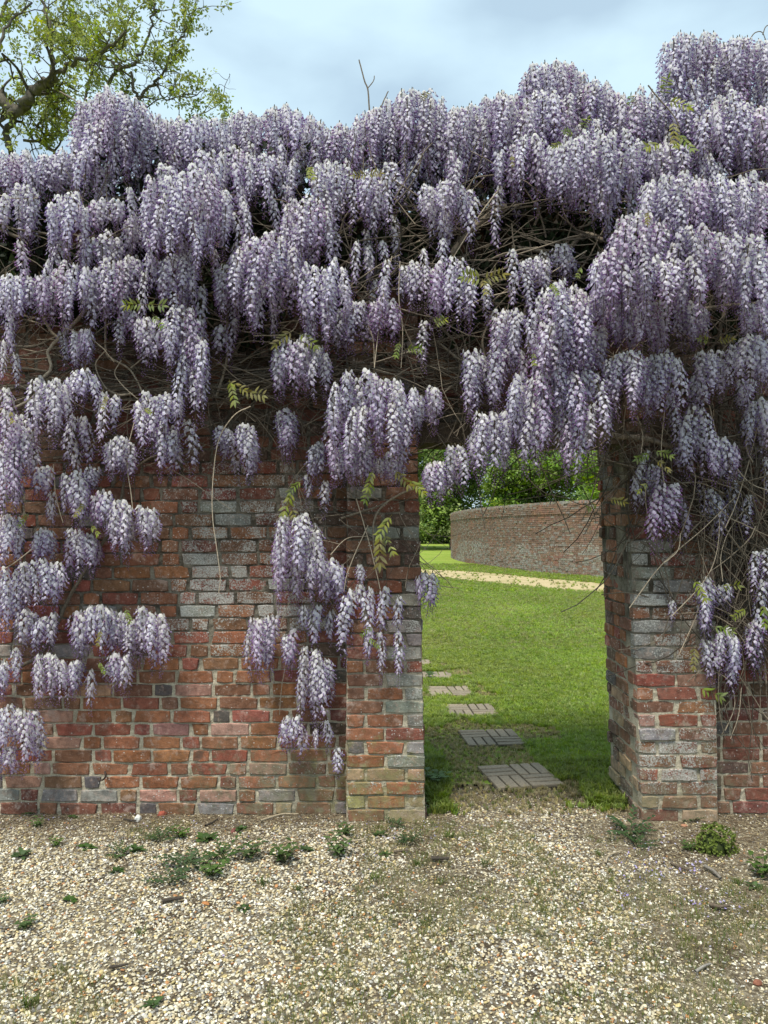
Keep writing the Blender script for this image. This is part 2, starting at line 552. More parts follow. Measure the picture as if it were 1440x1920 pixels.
# ------------------------------------------------------------------ bricks
CH = 0.0747          # course height
PAL = dict(orange=(0.255, 0.110, 0.055), brown=(0.185, 0.092, 0.055), red=(0.235, 0.080, 0.054), dred=(0.175, 0.068, 0.048), pink=(0.335, 0.185, 0.140),
           blue=(0.115, 0.105, 0.095), grey=(0.235, 0.222, 0.195), buff=(0.30, 0.215, 0.13), moss=(0.25, 0.22, 0.10), dark=(0.105, 0.068, 0.048))
def pick(weights):
    k = R.choices(list(weights), list(weights.values()))[0]
    c = np.array(PAL[k]) * R.uniform(0.82, 1.2) * np.array([R.uniform(0.94, 1.06), R.uniform(0.92, 1.08), R.uniform(0.9, 1.1)])
    return c, k

def brick_shape(L, H, D, seed, rough=1.0):
    """a worn brick: uneven outline, eased arris, slightly domed face; front at y=0, facing -Y; origin at the face centre"""
    r = random.Random(seed)
    o = []
    nx = 3 if L > 0.15 else 1
    hx, hz = L / 2, H / 2
    cut = lambda: r.uniform(0.001, 0.008) * rough if r.random() < 0.72 else r.uniform(0.006, 0.017) * rough
    def j(): return r.uniform(-0.0034, 0.0022) * rough
    for i in range(nx + 1):
        t = i / (nx + 1)
        o.append((-hx + L * t + (cut() if i == 0 else j()), -hz + (cut() * 0.5 if i == 0 else j())))
    o.append((hx - cut(), -hz + cut() * 0.5))
    for i in range(nx + 1):
        t = i / (nx + 1)
        o.append((hx - L * t - (cut() if i == 0 else j()), hz - (cut() * 0.5 if i == 0 else j())))
    o.append((-hx + cut(), hz - cut() * 0.5))
    o = np.array(o)
    n = len(o)
    ins = 0.0045
    inner = o * (1 - np.array([ins / hx, ins / hz]))
    yf = np.array([r.uniform(-0.0015, 0.0022) for _ in range(n)])
    v = np.vstack([np.stack([inner[:, 0], yf, inner[:, 1]], -1),
                   np.stack([o[:, 0], np.full(n, 0.0055), o[:, 1]], -1),
                   np.stack([o[:, 0], np.full(n, D), o[:, 1]], -1),
                   [[r.uniform(-.2, .2) * L, r.uniform(-0.0012, 0.001), 0]]])
    i = np.arange(n); k = (i + 1) % n
    t = np.stack([np.full(n, 3 * n), i, k], -1)
    q = np.concatenate([np.stack([i, n + i, n + k, k], -1), np.stack([n + i, 2 * n + i, 2 * n + k, n + k], -1)])
    return v, t, q

SHAPES = {'S': [brick_shape(0.217, 0.0665, 0.07, s) for s in range(12)], 'H': [brick_shape(0.104, 0.0665, 0.07, 100 + s) for s in range(10)]}
MESH = {}
for k in SHAPES:
    MESH[k] = []
    for (v, t, q) in SHAPES[k]:
        MESH[k].append(np_mesh('brick', v, [t, q], None, False, M_brick))
LEN = {'S': 0.216, 'H': 0.103}

class Bricks:
    """lays bricks: the wanted ones as objects, the rest into one joined mesh"""
    def __init__(s, root):
        s.root, s.mb, s.count = root, MB(), 0
    def lay(s, x, y, z, L, facing, col, lich, as_part, jit=1.0, H=None):
        k = 'S' if L > 0.15 else 'H'
        vi = R.randrange(len(SHAPES[k]))
        sx = L / LEN[k]
        rz = {'front': 0.0, 'left': -math.pi / 2, 'right': math.pi / 2}[facing]
        rot = Euler((R.uniform(-0.012, 0.012) * jit, R.uniform(-0.008, 0.008) * jit, rz + R.uniform(-0.012, 0.012) * jit))
        dy = max(-.005, min(.005, R.gauss(0, 0.0022))) * jit
        if facing == 'front': y += dy
        elif facing == 'left': x += dy
        else: x -= dy
        sc = (sx, 1, R.uniform(.975, 1.02))
        if as_part and s.count < 300:
            o = bpy.data.objects.new('brick', MESH[k][vi])
            o.location = Vector((x, y, z)) - s.root.location
            o.rotation_euler = rot
            o.scale = sc
            o.color = (*col, lich)
            link(o, s.root)
            s.count += 1
        else:
            v, t, q = SHAPES[k][vi]
            Mx = np.array(Matrix.LocRotScale(Vector((x, y, z)) - s.root.location, rot, Vector(sc)))
            vv = v @ Mx[:3, :3].T + Mx[:3, 3]
            s.mb.add(vv, t, q, (*col, lich))
    def done(s):
        if s.mb.n:
            o = s.mb.obj('brickwork', M_brickA, s.root)
            o['kind'] = 'stuff'

def course(x0, x1, style=None):
    """one course of irregular garden wall bond from x0 to x1: list of (x centre, length)"""
    out, x = [], x0 + R.choice([-0.16, -0.05, -0.11, 0.0])
    run = 0
    while x < x1:
        if run >= R.choice([1, 2, 2, 3, 4]):
            L, run = 0.103, 0
        else:
            L, run = 0.216, run + 1
        L += R.uniform(-0.004, 0.004)
        a, b = max(x, x0), min(x + L, x1)
        if b - a > 0.045:
            out.append(((a + b) / 2, b - a))
        x += L + 0.0088
    return out

def wall_col(px, py):
    """colour family and lichen amount by place on the wall left of the gateway (photo pixels)"""
    if py > 1235:
        w = dict(orange=.36, brown=.24, red=.18, pink=.13, dred=.07, blue=.01)
        l = R.uniform(0.0, 0.25)
        if py > 1430 and px > 440:
            w = dict(orange=.25, grey=.15, buff=.2, brown=.4); l = R.uniform(.3, .6)
        elif py > 1470:
            w = dict(pink=.25, dred=.3, brown=.27, grey=.13, blue=.04); l = R.uniform(.2, .45)
        elif px > 560: w = dict(brown=.45, dred=.3, orange=.2, dark=.05)  # darker bricks beside the pier: its shade put into the colour
    elif py > 870:
        w = dict(orange=.27, brown=.36, red=.22, dred=.1, grey=.04, blue=.01)
        u = (px - 250) / 120
        l = 0.2 + 0.62 * min(1, max(0, u)) * R.uniform(.7, 1.25)
        if px > 600: l = R.uniform(.1, .4); w = dict(brown=.5, dred=.3, dark=.2)  # shade next to the pier put into darker brick tones
        if py > 1190: l *= 0.75
        if py < 930: l *= 0.8
    else:
        w = dict(brown=.35, dred=.3, dark=.35); l = R.uniform(.05, .3)  # upper courses: shade under the wisteria put into darker bricks
    return w, min(l, 0.95)

def mortar_sheet(name, root, x0, x1, z0, z1, y, depth, step=0.012, lean0=None):
    """mortar face with raggedness, closed at the back as the solid core of the wall"""
    nx, nz = int((x1 - x0) / step) + 1, int((z1 - z0) / step) + 1
    xs, zs = np.linspace(x0, x1, nx), np.linspace(z0, z1, nz)
    X, Z = np.meshgrid(xs, zs)
    Y = np.zeros_like(X)
    for i in range(nz):
        for j in range(nx):
            Y[i, j] = y - 0.0055 * mnoise.noise(Vector((X[i, j] * 38, Z[i, j] * 38, y))) - 0.002 * mnoise.noise(Vector((X[i, j] * 6, Z[i, j] * 6, 2 + y)))
    v = np.stack([X, Y, Z], -1).reshape(-1, 3)
    i = (np.arange(nz - 1)[:, None] * nx + np.arange(nx - 1)[None, :]).ravel()
    q = [np.stack([i, i + 1, i + nx + 1, i + nx], -1)]
    # sides and back
    ring = list(range(nx)) + [nx * (k + 1) + nx - 1 for k in range(nz - 1)] + [nx * (nz - 1) + k for k in range(nx - 2, -1, -1)] + [nx * k for k in range(nz - 2, 0, -1)]
    b0 = len(v)
    bv = v[ring].copy(); bv[:, 1] = y + depth
    v = np.vstack([v, bv])
    m = len(ring); a = np.arange(m); bq = np.stack([np.array(ring), np.array(ring)[(a + 1) % m], b0 + (a + 1) % m, b0 + a], -1)[:, ::-1]
    v2 = np.array([[x0, y + depth, z0], [x1, y + depth, z0], [x1, y + depth, z1], [x0, y + depth, z1]])
    bb = len(v); v = np.vstack([v, v2])
    q += [bq, np.array([[bb + 3, bb + 2, bb + 1, bb]])]
    if lean0 is not None:
        v = lean0(v)
    v = v - np.array(root.location)
    return link(bpy.data.objects.new(name, np_mesh(name, v, np.concatenate(q), mat=M_mortar)), root)

WTOP = 3.46
NC = int(WTOP / CH)
# ---- wall left of the gateway, carried over the opening
wl = empty('garden_wall', (-1.2, 0.17, 0))
tag(wl, 'long red brick garden wall left of the gateway, lichen-grey patch in its middle', 'wall', kind='thing')
BL = Bricks(wl)
rows = []
for k in range(NC):
    z = (k + 0.5) * CH - 0.012
    sag = lambda x: 0.006 * math.sin(x * 1.3 + k * 0.05)
    for xc, L in course(-4.2, -0.205):
        rows.append((k, xc, z + sag(xc), L))
vis = [r for r in rows if r[1] > -2.3]
hid = [r for r in rows if r[1] <= -2.3]
for part, lst in ((True, vis), (False, hid)):
    for k, xc, z, L in lst:
        px, py = pxz(xc, z)
        w, l = wall_col(px, py)
        if L < 0.15 and R.random() < 0.07 and py > 880: w = dict(blue=1.0)
        c, kk = pick(w)
        BL.lay(xc, R.gauss(0, 0.001), z, L, 'front', c, l, part)
for k in range(NC):                                   # over the opening
    z = (k + 0.5) * CH - 0.012
    if z < 2.28: continue
    for xc, L in course(-0.2, 1.88):
        c, _ = pick(dict(brown=.35, dred=.3, dark=.35))  # shade under the flowers is in these dark brick tones too
        BL.lay(xc, 0, z, L, 'front', c, R.uniform(.1, .3), False)
BL.done()
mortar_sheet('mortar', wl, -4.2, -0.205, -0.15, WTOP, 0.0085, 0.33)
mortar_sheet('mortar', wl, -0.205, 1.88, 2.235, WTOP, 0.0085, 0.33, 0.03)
# timber lintel under the brickwork over the opening
v, q = box_vf(0, 0, 0, 1.62, 0.36, 0.13)
lb = MB()
nseg = 14
for s in range(nseg):
    a, b = 0.03 + 1.62 * s / nseg, 0.03 + 1.62 * (s + 1) / nseg
lpts = np.array([[x, 0, 0] for x in np.linspace(0.0, 1.62, 15)])
prof = np.array([[-0.045, -0.06], [0.30, -0.06], [0.30, 0.06], [-0.045, 0.06]])
lv = []
for x in lpts[:, 0]:
    for (yy, zz) in prof:
        lv.append([x + 0.03, yy + 0.004 * mnoise.noise(Vector((x * 5, yy * 9, zz * 9))), 2.165 + zz + 0.007 * mnoise.noise(Vector((x * 3, yy * 9, 5 + zz * 9)))])
lq = [[i * 4 + j, i * 4 + (j + 1) % 4, i * 4 + 4 + (j + 1) % 4, i * 4 + 4 + j] for i in range(14) for j in range(4)] + [[0, 1, 2, 3], [59, 58, 57, 56]]
lb.add(np.array(lv) - np.array(wl.location), q=lq, c=(0.085, 0.065, 0.045))
lb.obj('lintel', M_stick, wl)

# ---- wall right of the gateway
wr_ = empty('garden_wall', (2.9, 0.17, 0))
tag(wr_, 'dark weathered brick garden wall right of the gateway, under hanging vine stems', 'wall', kind='thing')
BR = Bricks(wr_)
for k in range(NC):
    z = (k + 0.5) * CH - 0.010
    for xc, L in course(1.872, 4.4):
        px, py = pxz(xc, z)
        w = dict(brown=.45, dred=.25, dark=.2, red=.07, blue=.03) if py > 1180 else dict(brown=.35, dark=.3, dred=.25, grey=.1)
        if py > 1380: w = dict(brown=.5, dark=.35, dred=.15)
        c, _ = pick(w)
        BR.lay(xc, R.gauss(0, 0.001), z, L, 'front', c, R.uniform(.1, .5), xc < 2.42)
BR.done()
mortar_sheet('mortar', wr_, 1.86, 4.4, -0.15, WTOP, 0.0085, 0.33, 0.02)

# ---- gate piers
PROJ = -0.105
def pier(root, xl, xr, leanl, leanr, colf, reveal, nrow, H0=-0.018):
    """front of two stretchers, or header stretcher header, by turns; reveal: 'left' or 'right' face of the opening"""
    B = Bricks(root)
    for k in range(nrow):
        z = H0 + (k + 0.5) * CH * 1.003
        t = 1 - min(1.4, z / 1.5)
        a, b = xl + leanl * t, xr + leanr * t
        W = b - a
        j = 0.0105
        if k % 2 == 0:
            u = (W - j) / 2 * R.uniform(0.97, 1.03)
            parts = [(a, u), (a + u + j, W - u - j)]
        else:
            h1, h2 = 0.103 * R.uniform(.93, 1.07), 0.103 * R.uniform(.9, 1.05)
            parts = [(a, h1), (a + h1 + j, W - h1 - h2 - 2 * j), (b - h2, h2)]
        for (s, L) in parts:
            xc = s + L / 2
            c, l = colf(xc, z, (xc - a) / W)
            B.lay(xc + R.uniform(-.002, .002), PROJ + R.gauss(0, .001), z, L, 'front', c, l, True, 1.3)
        # bricks of the opening's side
        ys = PROJ + 0.008
        yend = 0.46
        y = ys + (0.218 if k % 2 else 0.105) - 0.07
        first = True
        while y < yend:
            L = 0.216 if (R.random() < 0.45) else 0.103
            L = min(L, yend + R.uniform(-0.03, 0.012) - y)
            if L < 0.05: break
            c, l = colf(None, z, 0)
            back = R.uniform(-0.016, 0.004) if y > 0.26 else R.uniform(-.006, .004)
            xx = (a - back * -1) if reveal == 'left' else b
            B.lay(xx if reveal == 'left' else b, y + L / 2, z, L, reveal, c, l, reveal == 'left', 1.6)
            y += L + 0.011
        # far side face of the projection
        side = 'right' if reveal == 'left' else 'left'
        c, l = colf(b if side == 'right' else a, z, 1)
        B.lay(b if side == 'right' else a, PROJ + 0.055, z, 0.088, side, c, l, False)
    B.done()

def lcol(xc, z, u):
    py = 997 - FPX * (z - 1.6) / 4.345
    if xc is None: return pick(dict(brown=.5, dred=.3, grey=.2))[0], R.uniform(.2, .6)
    if py > 1425: w, l = dict(moss=.1, buff=.35, brown=.25, orange=.3), R.uniform(.3, .65)
    elif py > 1245:
        w, l = (dict(grey=.78, red=.22), R.uniform(.3, .8)) if u > 0.62 else (dict(orange=.35, red=.25, pink=.25, brown=.15), R.uniform(0.05, .35))
        if u < 0.25 and R.random() < .15: w = dict(blue=1)
    elif py > 1090: w, l = (dict(grey=.8, blue=.2), R.uniform(.4, .85)) if u > 0.6 else (dict(red=.35, dred=.35, brown=.3), R.uniform(.1, .35))
    else: w, l = dict(brown=.5, dark=.15, dred=.15, grey=.12, orange=.08), R.uniform(.2, .55)
    return pick(w)[0], l
def rcol(xc, z, u):
    py = 997 - FPX * (z - 1.6) / 4.345
    if xc is None:
        if z < 0.62: return pick(dict(dark=.35, brown=.35, buff=.3))[0], R.uniform(.25, .5)
        return pick(dict(brown=.4, red=.16, orange=.16, dark=.18, blue=.10))[0], R.uniform(.1, .4)
    if py > 1480: w, l = dict(buff=.5, pink=.15, brown=.35), R.uniform(.3, .6)
    elif py > 1350: w, l = dict(grey=.22, brown=.5, red=.28), R.uniform(.6, 1.0)
    elif py > 1270: w, l = dict(red=.3, orange=.2, brown=.2, pink=.3), R.uniform(.15, .6)
    elif py > 1000: w, l = (dict(grey=.55, blue=.1, brown=.35), R.uniform(.5, .95)) if u < 0.3 else (dict(brown=.5, red=.25, grey=.2, blue=.05), R.uniform(.4, .85))
    else: w, l = dict(brown=.45, dark=.35, dred=.2), R.uniform(.1, .4)  # upper pier: the wisteria's shade put into a darker brick mix
    return pick(w)[0], l

pl = empty('gate_pier', (0.01, 0.1, 0))
tag(pl, 'brick gate pier left of the opening, grey bricks down one edge, yellow mossy foot', 'pier', 'brick piers of the gateway', kind='thing')
pier(pl, -0.212, 0.205, 0.0, 0.029, lcol, 'right', 42)
def mk_lean(a0, a1, x0, x1):
    def f(v):
        t = 1 - np.minimum(1.4, np.maximum(v[:, 2], 0) / 1.5)
        u = (v[:, 0] - x0) / (x1 - x0)
        v = v.copy(); v[:, 0] += t * (a0 + (a1 - a0) * u)
        return v
    return f
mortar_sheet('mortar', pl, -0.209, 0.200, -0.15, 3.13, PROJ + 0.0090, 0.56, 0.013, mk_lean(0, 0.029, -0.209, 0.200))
pr = empty('gate_pier', (1.62, 0.1, 0))
tag(pr, 'brick gate pier right of the opening, crusted with grey lichen, worn inner side showing', 'pier', 'brick piers of the gateway', kind='thing')
pier(pr, 1.382, 1.862, 0.052, 0.0, rcol, 'left', 42)
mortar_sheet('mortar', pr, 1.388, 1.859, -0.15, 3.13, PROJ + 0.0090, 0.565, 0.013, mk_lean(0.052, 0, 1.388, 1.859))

# rusty hook in the wall, by a black header
hk = MB()
hp = P(197, 1448, -0.012)
pts = [P(197, 1448, 0.05), P(197, 1448, -0.03), P(198, 1455, -0.045), P(193, 1462, -0.045), P(186, 1463, -0.04), P(183, 1459, -0.035)]
hk.tube(smooth_path([p - hp for p in pts], 5), 0.006, 0.0045, (0.05, 0.035, 0.028), 7)
ho = hk.obj('iron_hook', M_stick); ho.location = hp
tag(ho, 'small dark rusty iron hook sticking out of an orange brick low on the left wall', 'hook')

# ------------------------------------------------------------------ far curved wall
fw = empty('curved_wall', (5.5, 29.2, 0))
tag(fw, 'tall curving old brick wall across the lawn, seen through the gateway', 'wall', kind='thing')
fpath = smooth_path([(6.2, 51, 0), (4.65, 46.5, 0), (4.22, 41.0, 0), (4.45, 35.2, 0), (5.35, 29.5, 0), (6.35, 25.6, 0), (7.7, 22.9, 0), (10, 19.6, 0), (13.2, 16.8, 0), (17, 14.6, 0)], 24)
seg = np.linalg.norm(np.diff(fpath, axis=0), axis=1); cum = np.concatenate([[0], np.cumsum(seg)])
def at_len(s):
    i = min(len(cum) - 2, max(0, int(np.searchsorted(cum, s)) - 1))
    t = (s - cum[i]) / max(seg[i], 1e-6)
    p = fpath[i] * (1 - t) + fpath[i + 1] * t
    d = fpath[i + 1] - fpath[i]; d /= np.linalg.norm(d)
    return p, d
fb = MB()
FROWS = 35
for k in range(FROWS):
    z = 0.004 + (k + 0.5) * 0.0755
    s = R.uniform(0, 0.2)
    proud = 0.035 if k >= FROWS - 5 else 0.0
    while s < cum[-1]:
        L = R.choice([0.216, 0.216, 0.103])
        p, d = at_len(s + L / 2)
        nrm = np.array([d[1], -d[0], 0])
        if nrm[0] > 0: nrm = -nrm                # face the lawn
        if k == FROWS - 1 and R.random() < 0.12:
            s += L + 0.011; continue
        lm = fbm(p[0] * 1.0, p[1] * 0.5, z * 1.2, 0.8, 3)
        if z < 1.0 and R.random() < 0.5: w = dict(grey=.5, brown=.3, pink=.2)
        else: w = dict(brown=.5, dred=.12, orange=.06, dark=.12, grey=.20)
        if lm > 0.18: w = dict(orange=.4, red=.3, brown=.3)
        c, _ = pick(w)
        vv, qq = box_vf(0, 0, 0, L, 0.06, 0.065)
        rot = np.array([[d[0], -nrm[0], 0], [d[1], -nrm[1], 0], [0, 0, 1]])
        off = p + nrm * (0.12 + proud + R.gauss(0, 0.006)) + np.array([0, 0, z])
        fb.add(vv @ rot.T + off - np.array(fw.location), q=qq, c=(*(c * 0.72 + np.array([0.085, 0.066, 0.052])), min(.9, max(0, 0.40 + 0.35 * (z < 1.1) * R.random() - lm * 0.4))))
        s += L + 0.011
o = fb.obj('brickwork', M_brickA, fw); o['kind'] = 'stuff'
# mortar core following the curve
sm = np.linspace(0, cum[-1], 160)
vv = []
for s in sm:
    p, d = at_len(s); nrm = np.array([d[1], -d[0], 0]); nrm = -nrm if nrm[0] > 0 else nrm
    for side, zz in ((0.135, -0.1), (0.135, 2.645), (-0.16, 2.645), (-0.16, -0.1)):
        vv.append(p + nrm * side + np.array([0, 0, zz]) - np.array(fw.location))
qq = [[i * 4 + j, i * 4 + (j + 1) % 4, i * 4 + 4 + (j + 1) % 4, i * 4 + 4 + j] for i in range(159) for j in range(4)] + [[0, 1, 2, 3], [4 * 159 + 3, 4 * 159 + 2, 4 * 159 + 1, 4 * 159]]
mo = link(bpy.data.objects.new('mortar', np_mesh('mortar', vv, qq, mat=M_mortar)), fw)
# worn coping bricks, lichen-pale, laid on edge
cp = MB()
s = 0
while s < cum[-1]:
    p, d = at_len(s + 0.034); nrm = np.array([d[1], -d[0], 0]); nrm = -nrm if nrm[0] > 0 else nrm
    if R.random() < 0.9:
        vv, qq = box_vf(0, 0, 0, 0.065, 0.33, 0.09 + R.uniform(-.02, .02))
        rot = np.array([[d[0], -nrm[0], 0], [d[1], -nrm[1], 0], [0, 0, 1]])
        cp.add(vv @ rot.T + p + nrm * 0.0 + np.array([0, 0, 2.69 + R.uniform(-.012, .012)]) - np.array(fw.location), q=qq, c=(*pick(dict(grey=.5, pink=.3, buff=.2))[0], R.uniform(.3, .8)))
    s += 0.074
o = cp.obj('coping', M_brickA, fw); o['kind'] = 'stuff'

# ------------------------------------------------------------------ stepping stones
SLABS = [((974, 1457), 9, 'nearest grey brick-patterned paving slab in the worn turf just inside the gateway'),
         ((921, 1385), 7, 'second paving slab from the gateway, with dark grooves, on dry straw-coloured turf'),
         ((883, 1334), 4, 'third brick-patterned paving slab from the gateway, set in short green grass'),
         ((843, 1297), 3, 'fourth paving slab from the gateway, its left corner close to the left pier'),
         ((811, 1268), 3, 'fifth paving slab from the gateway, half hidden by the left pier, a small green weed on it'),
         ((776, 1243), 3, 'farthest paving slab, only its right corner showing past the left pier')]
def slab_piece(w, d, h, seed):
    r = random.Random(seed)
    v, q = box_vf(0, 0, 0, w, d, h)
    e = 0.004
    top = []
    for (x, y, z) in v:
        top.append([x, y, z])
    v = np.array(top)
    # eased top: inset upper ring
    up = v[v[:, 2] > 0]
    V = [[-w/2, -d/2, -h/2], [w/2, -d/2, -h/2], [w/2, d/2, -h/2], [-w/2, d/2, -h/2]]
    V += [[x, y, h/2 - e] for x, y, _ in V[:4]]
    V += [[x * (1 - 2*e/w), y * (1 - 2*e/d), h/2 + r.uniform(-.001, .001)] for x, y, _ in V[:4]]
    Q = [[0, 1, 5, 4], [1, 2, 6, 5], [2, 3, 7, 6], [3, 0, 4, 7], [4, 5, 9, 8], [5, 6, 10, 9], [6, 7, 11, 10], [7, 4, 8, 11], [8, 9, 10, 11], [3, 2, 1, 0]]
    return V, Q
pieces = []
for s in range(4):
    V, Q = slab_piece(0.211, 0.0625, 0.022, s)
    c = (0.255, 0.21, 0.15) if s % 2 else (0.215, 0.18, 0.13)
    pieces.append(np_mesh('moulded_brick', V, Q, np.tile(np.array([*c, 1.0]), (12, 1)), False, M_slab))
for i, ((px, py), rot, lab) in enumerate(SLABS):
    g = G(px, py)
    sl_ = empty('paving_slab', (g.x, g.y, 0.0), math.radians(rot + R.uniform(-2, 2)))
    tag(sl_, lab, 'paving slab', 'brick-patterned stepping slabs through the gateway')
    b = MB(); vv, qq = box_vf(0, 0, -0.008, 0.452, 0.452, 0.03); b.add(vv, q=qq, c=(0.045, 0.038, 0.028))
    b.obj('slab_base', M_slab, sl_)
    sl_.location.z = R.uniform(-.010, -.003); sl_.rotation_euler.x = R.uniform(-.012, .012)
    for a in (0, 1):
        for bb in (0, 1):
            horiz = (a + bb) % 2 == 1
            for k in (-1, 0, 1):
                o = bpy.data.objects.new('moulded_brick', R.choice(pieces))
                cx, cy = -0.1125 + 0.225 * a, -0.1125 + 0.225 * bb
                o.location = (cx, cy + k * 0.0745, 0.0105) if horiz else (cx + k * 0.0745, cy, 0.0105)
                o.rotation_euler = (R.uniform(-.012, .012), R.uniform(-.012, .012), 0 if horiz else math.pi / 2)
                link(o, sl_)

# ------------------------------------------------------------------ wisteria
wis = empty('wisteria', (2.0, 0.0, 0.0))
tag(wis, 'old wisteria in full lilac flower, sprawling over the brick wall and the gateway', 'wisteria')
WO = np.array(wis.location)

def raceme_mesh(L, seed, style):
    """a hanging flower cluster: pale broad petals above, violet keels, small dark buds at the tip"""
    r = random.Random(seed)
    mb = MB()
    bend = (r.uniform(-.05, .05) * min(1, L * 3), r.uniform(-.05, .05) * min(1, L * 3))
    cv = lambda t: np.array([bend[0] * math.sin(t * 2.6), bend[1] * math.sin(t * 2.6), -L * t])
    mb.tube([cv(t) + np.array([0, 0, 0.03 if t == 0 else 0]) for t in np.linspace(0, 1, 6)], 0.0028, 0.0010, (0.16, 0.13, 0.07), 4)
    n = int(18 + 150 * L)
    a = r.uniform(0, 6.28)
    R0 = r.uniform(0.029, 0.039)
    for i in range(n):
        t = (i + r.uniform(-.4, .4)) / n
        t = min(0.995, max(0.0, t)) ** 1.08
        a += 2.39996 + r.uniform(-.4, .4)
        cut = r.uniform(.42, .72)
        open_ = 1.0 if t < cut else max(0.0, 1 - (t - cut) / 0.22)
        prof = min(1, 0.6 + t * 3.0) * (1 - 0.30 * t) if t < 0.5 else (0.85 * max(.12, 1 - (t - 0.5) / 0.56))
        rad = R0 * prof * r.uniform(0.68, 1.2)
        sc = (0.56 + 0.60 * open_) * r.uniform(0.82, 1.15)
        out = np.array([math.cos(a), math.sin(a), 0.0]); up = np.array([0, 0, 1.0]); side = np.cross(up, out)
        p = cv(t); c = p + out * rad + up * (0.006 - 0.012 * (1 - open_))
        tiltv = r.uniform(-.35, .35)
        side = side * math.cos(tiltv) + up * math.sin(tiltv)
        # colours
        f = r.random()
        if style == 'pale':
            ban = np.array([0.86, 0.83, 0.86]) * r.uniform(.88, 1.06); keel = np.array([0.46, 0.37, 0.56])
        elif style == 'pink':
            ban = np.array([0.76, 0.68, 0.80]) * r.uniform(.85, 1.1); keel = np.array([0.38, 0.22, 0.43])
        else:
            ban = np.array([0.885, 0.865, 0.93]) * r.uniform(.84, 1.05); keel = np.array([0.37, 0.28, 0.49])
        if t < 0.2: ban = ban * (.35 + t * 3.2) + np.array([0.86, 0.85, 0.75]) * (.65 - t * 3.2)
        deep = max(0, (t - 0.38) / 0.62)
        ban = ban * (1 - deep * 0.7) + np.array([0.46, 0.30, 0.58]) * deep * 0.7
        keel = keel * (1 - deep * 0.6) + np.array([0.22, 0.09, 0.24]) * deep * 0.6
        mb.add([p, p + side * 0.0012, c - out * 0.004 - up * 0.003], t=[[0, 1, 2]], c=(0.20, 0.13, 0.13))
        if open_ > 0.25:
            nv = out * 0.9 + up * r.uniform(.0, .6); nv /= np.linalg.norm(nv)
            tu = up - nv * nv[2]; tu /= np.linalg.norm(tu)
            ring = []
            for k in range(7):
                b = k * 2 * math.pi / 7 + 0.2
                wv, hv = 0.0098 * sc, 0.0098 * sc
                q_ = c + side * math.cos(b) * wv + tu * (math.sin(b) * hv + 0.004 * sc) - nv * (0.0035 + 0.002 * math.cos(2 * b)) * sc
                ring.append(q_)
            cc = [ban * 0.92] + [ban * r.uniform(.94, 1.05) for _ in ring]
            mb.add([c + nv * 0.0018] + ring, t=[[0, 1 + k, 1 + (k + 1) % 7] for k in range(7)], c=np.array(cc))
        kb = c - up * 0.004 * sc
        tip = kb + out * 0.012 * sc - up * (0.009 + 0.004 * (1 - open_)) * sc
        mid = kb * 0.55 + tip * 0.45
        s1 = side * 0.0046 * sc; s2 = np.cross(side, (tip - kb) / np.linalg.norm(tip - kb)) * 0.0042 * sc
        mb.add([kb, mid + s1, mid + s2, mid - s1, mid - s2, tip], t=[[0, 1, 2], [0, 2, 3], [0, 3, 4], [0, 4, 1], [5, 2, 1], [5, 3, 2], [5, 4, 3], [5, 1, 4]],
               c=np.array([keel * 1.1, keel, keel * 1.25, keel, keel * .8, keel * 1.45 if open_ > .3 else keel * 1.9]))
    return mb.mesh('raceme', M_petal, True)

LENS = [0.16, 0.22, 0.29, 0.37, 0.46]
STYLES = ['lilac', 'lilac', 'lilac', 'pale', 'pink', 'lilac', 'pale', 'lilac', 'pink', 'lilac']
RM = []      # (length, style, mesh)
for li, L in enumerate(LENS):
    for si, st in enumerate(STYLES):
        RM.append((L, st, raceme_mesh(L, li * 10 + si, st)))

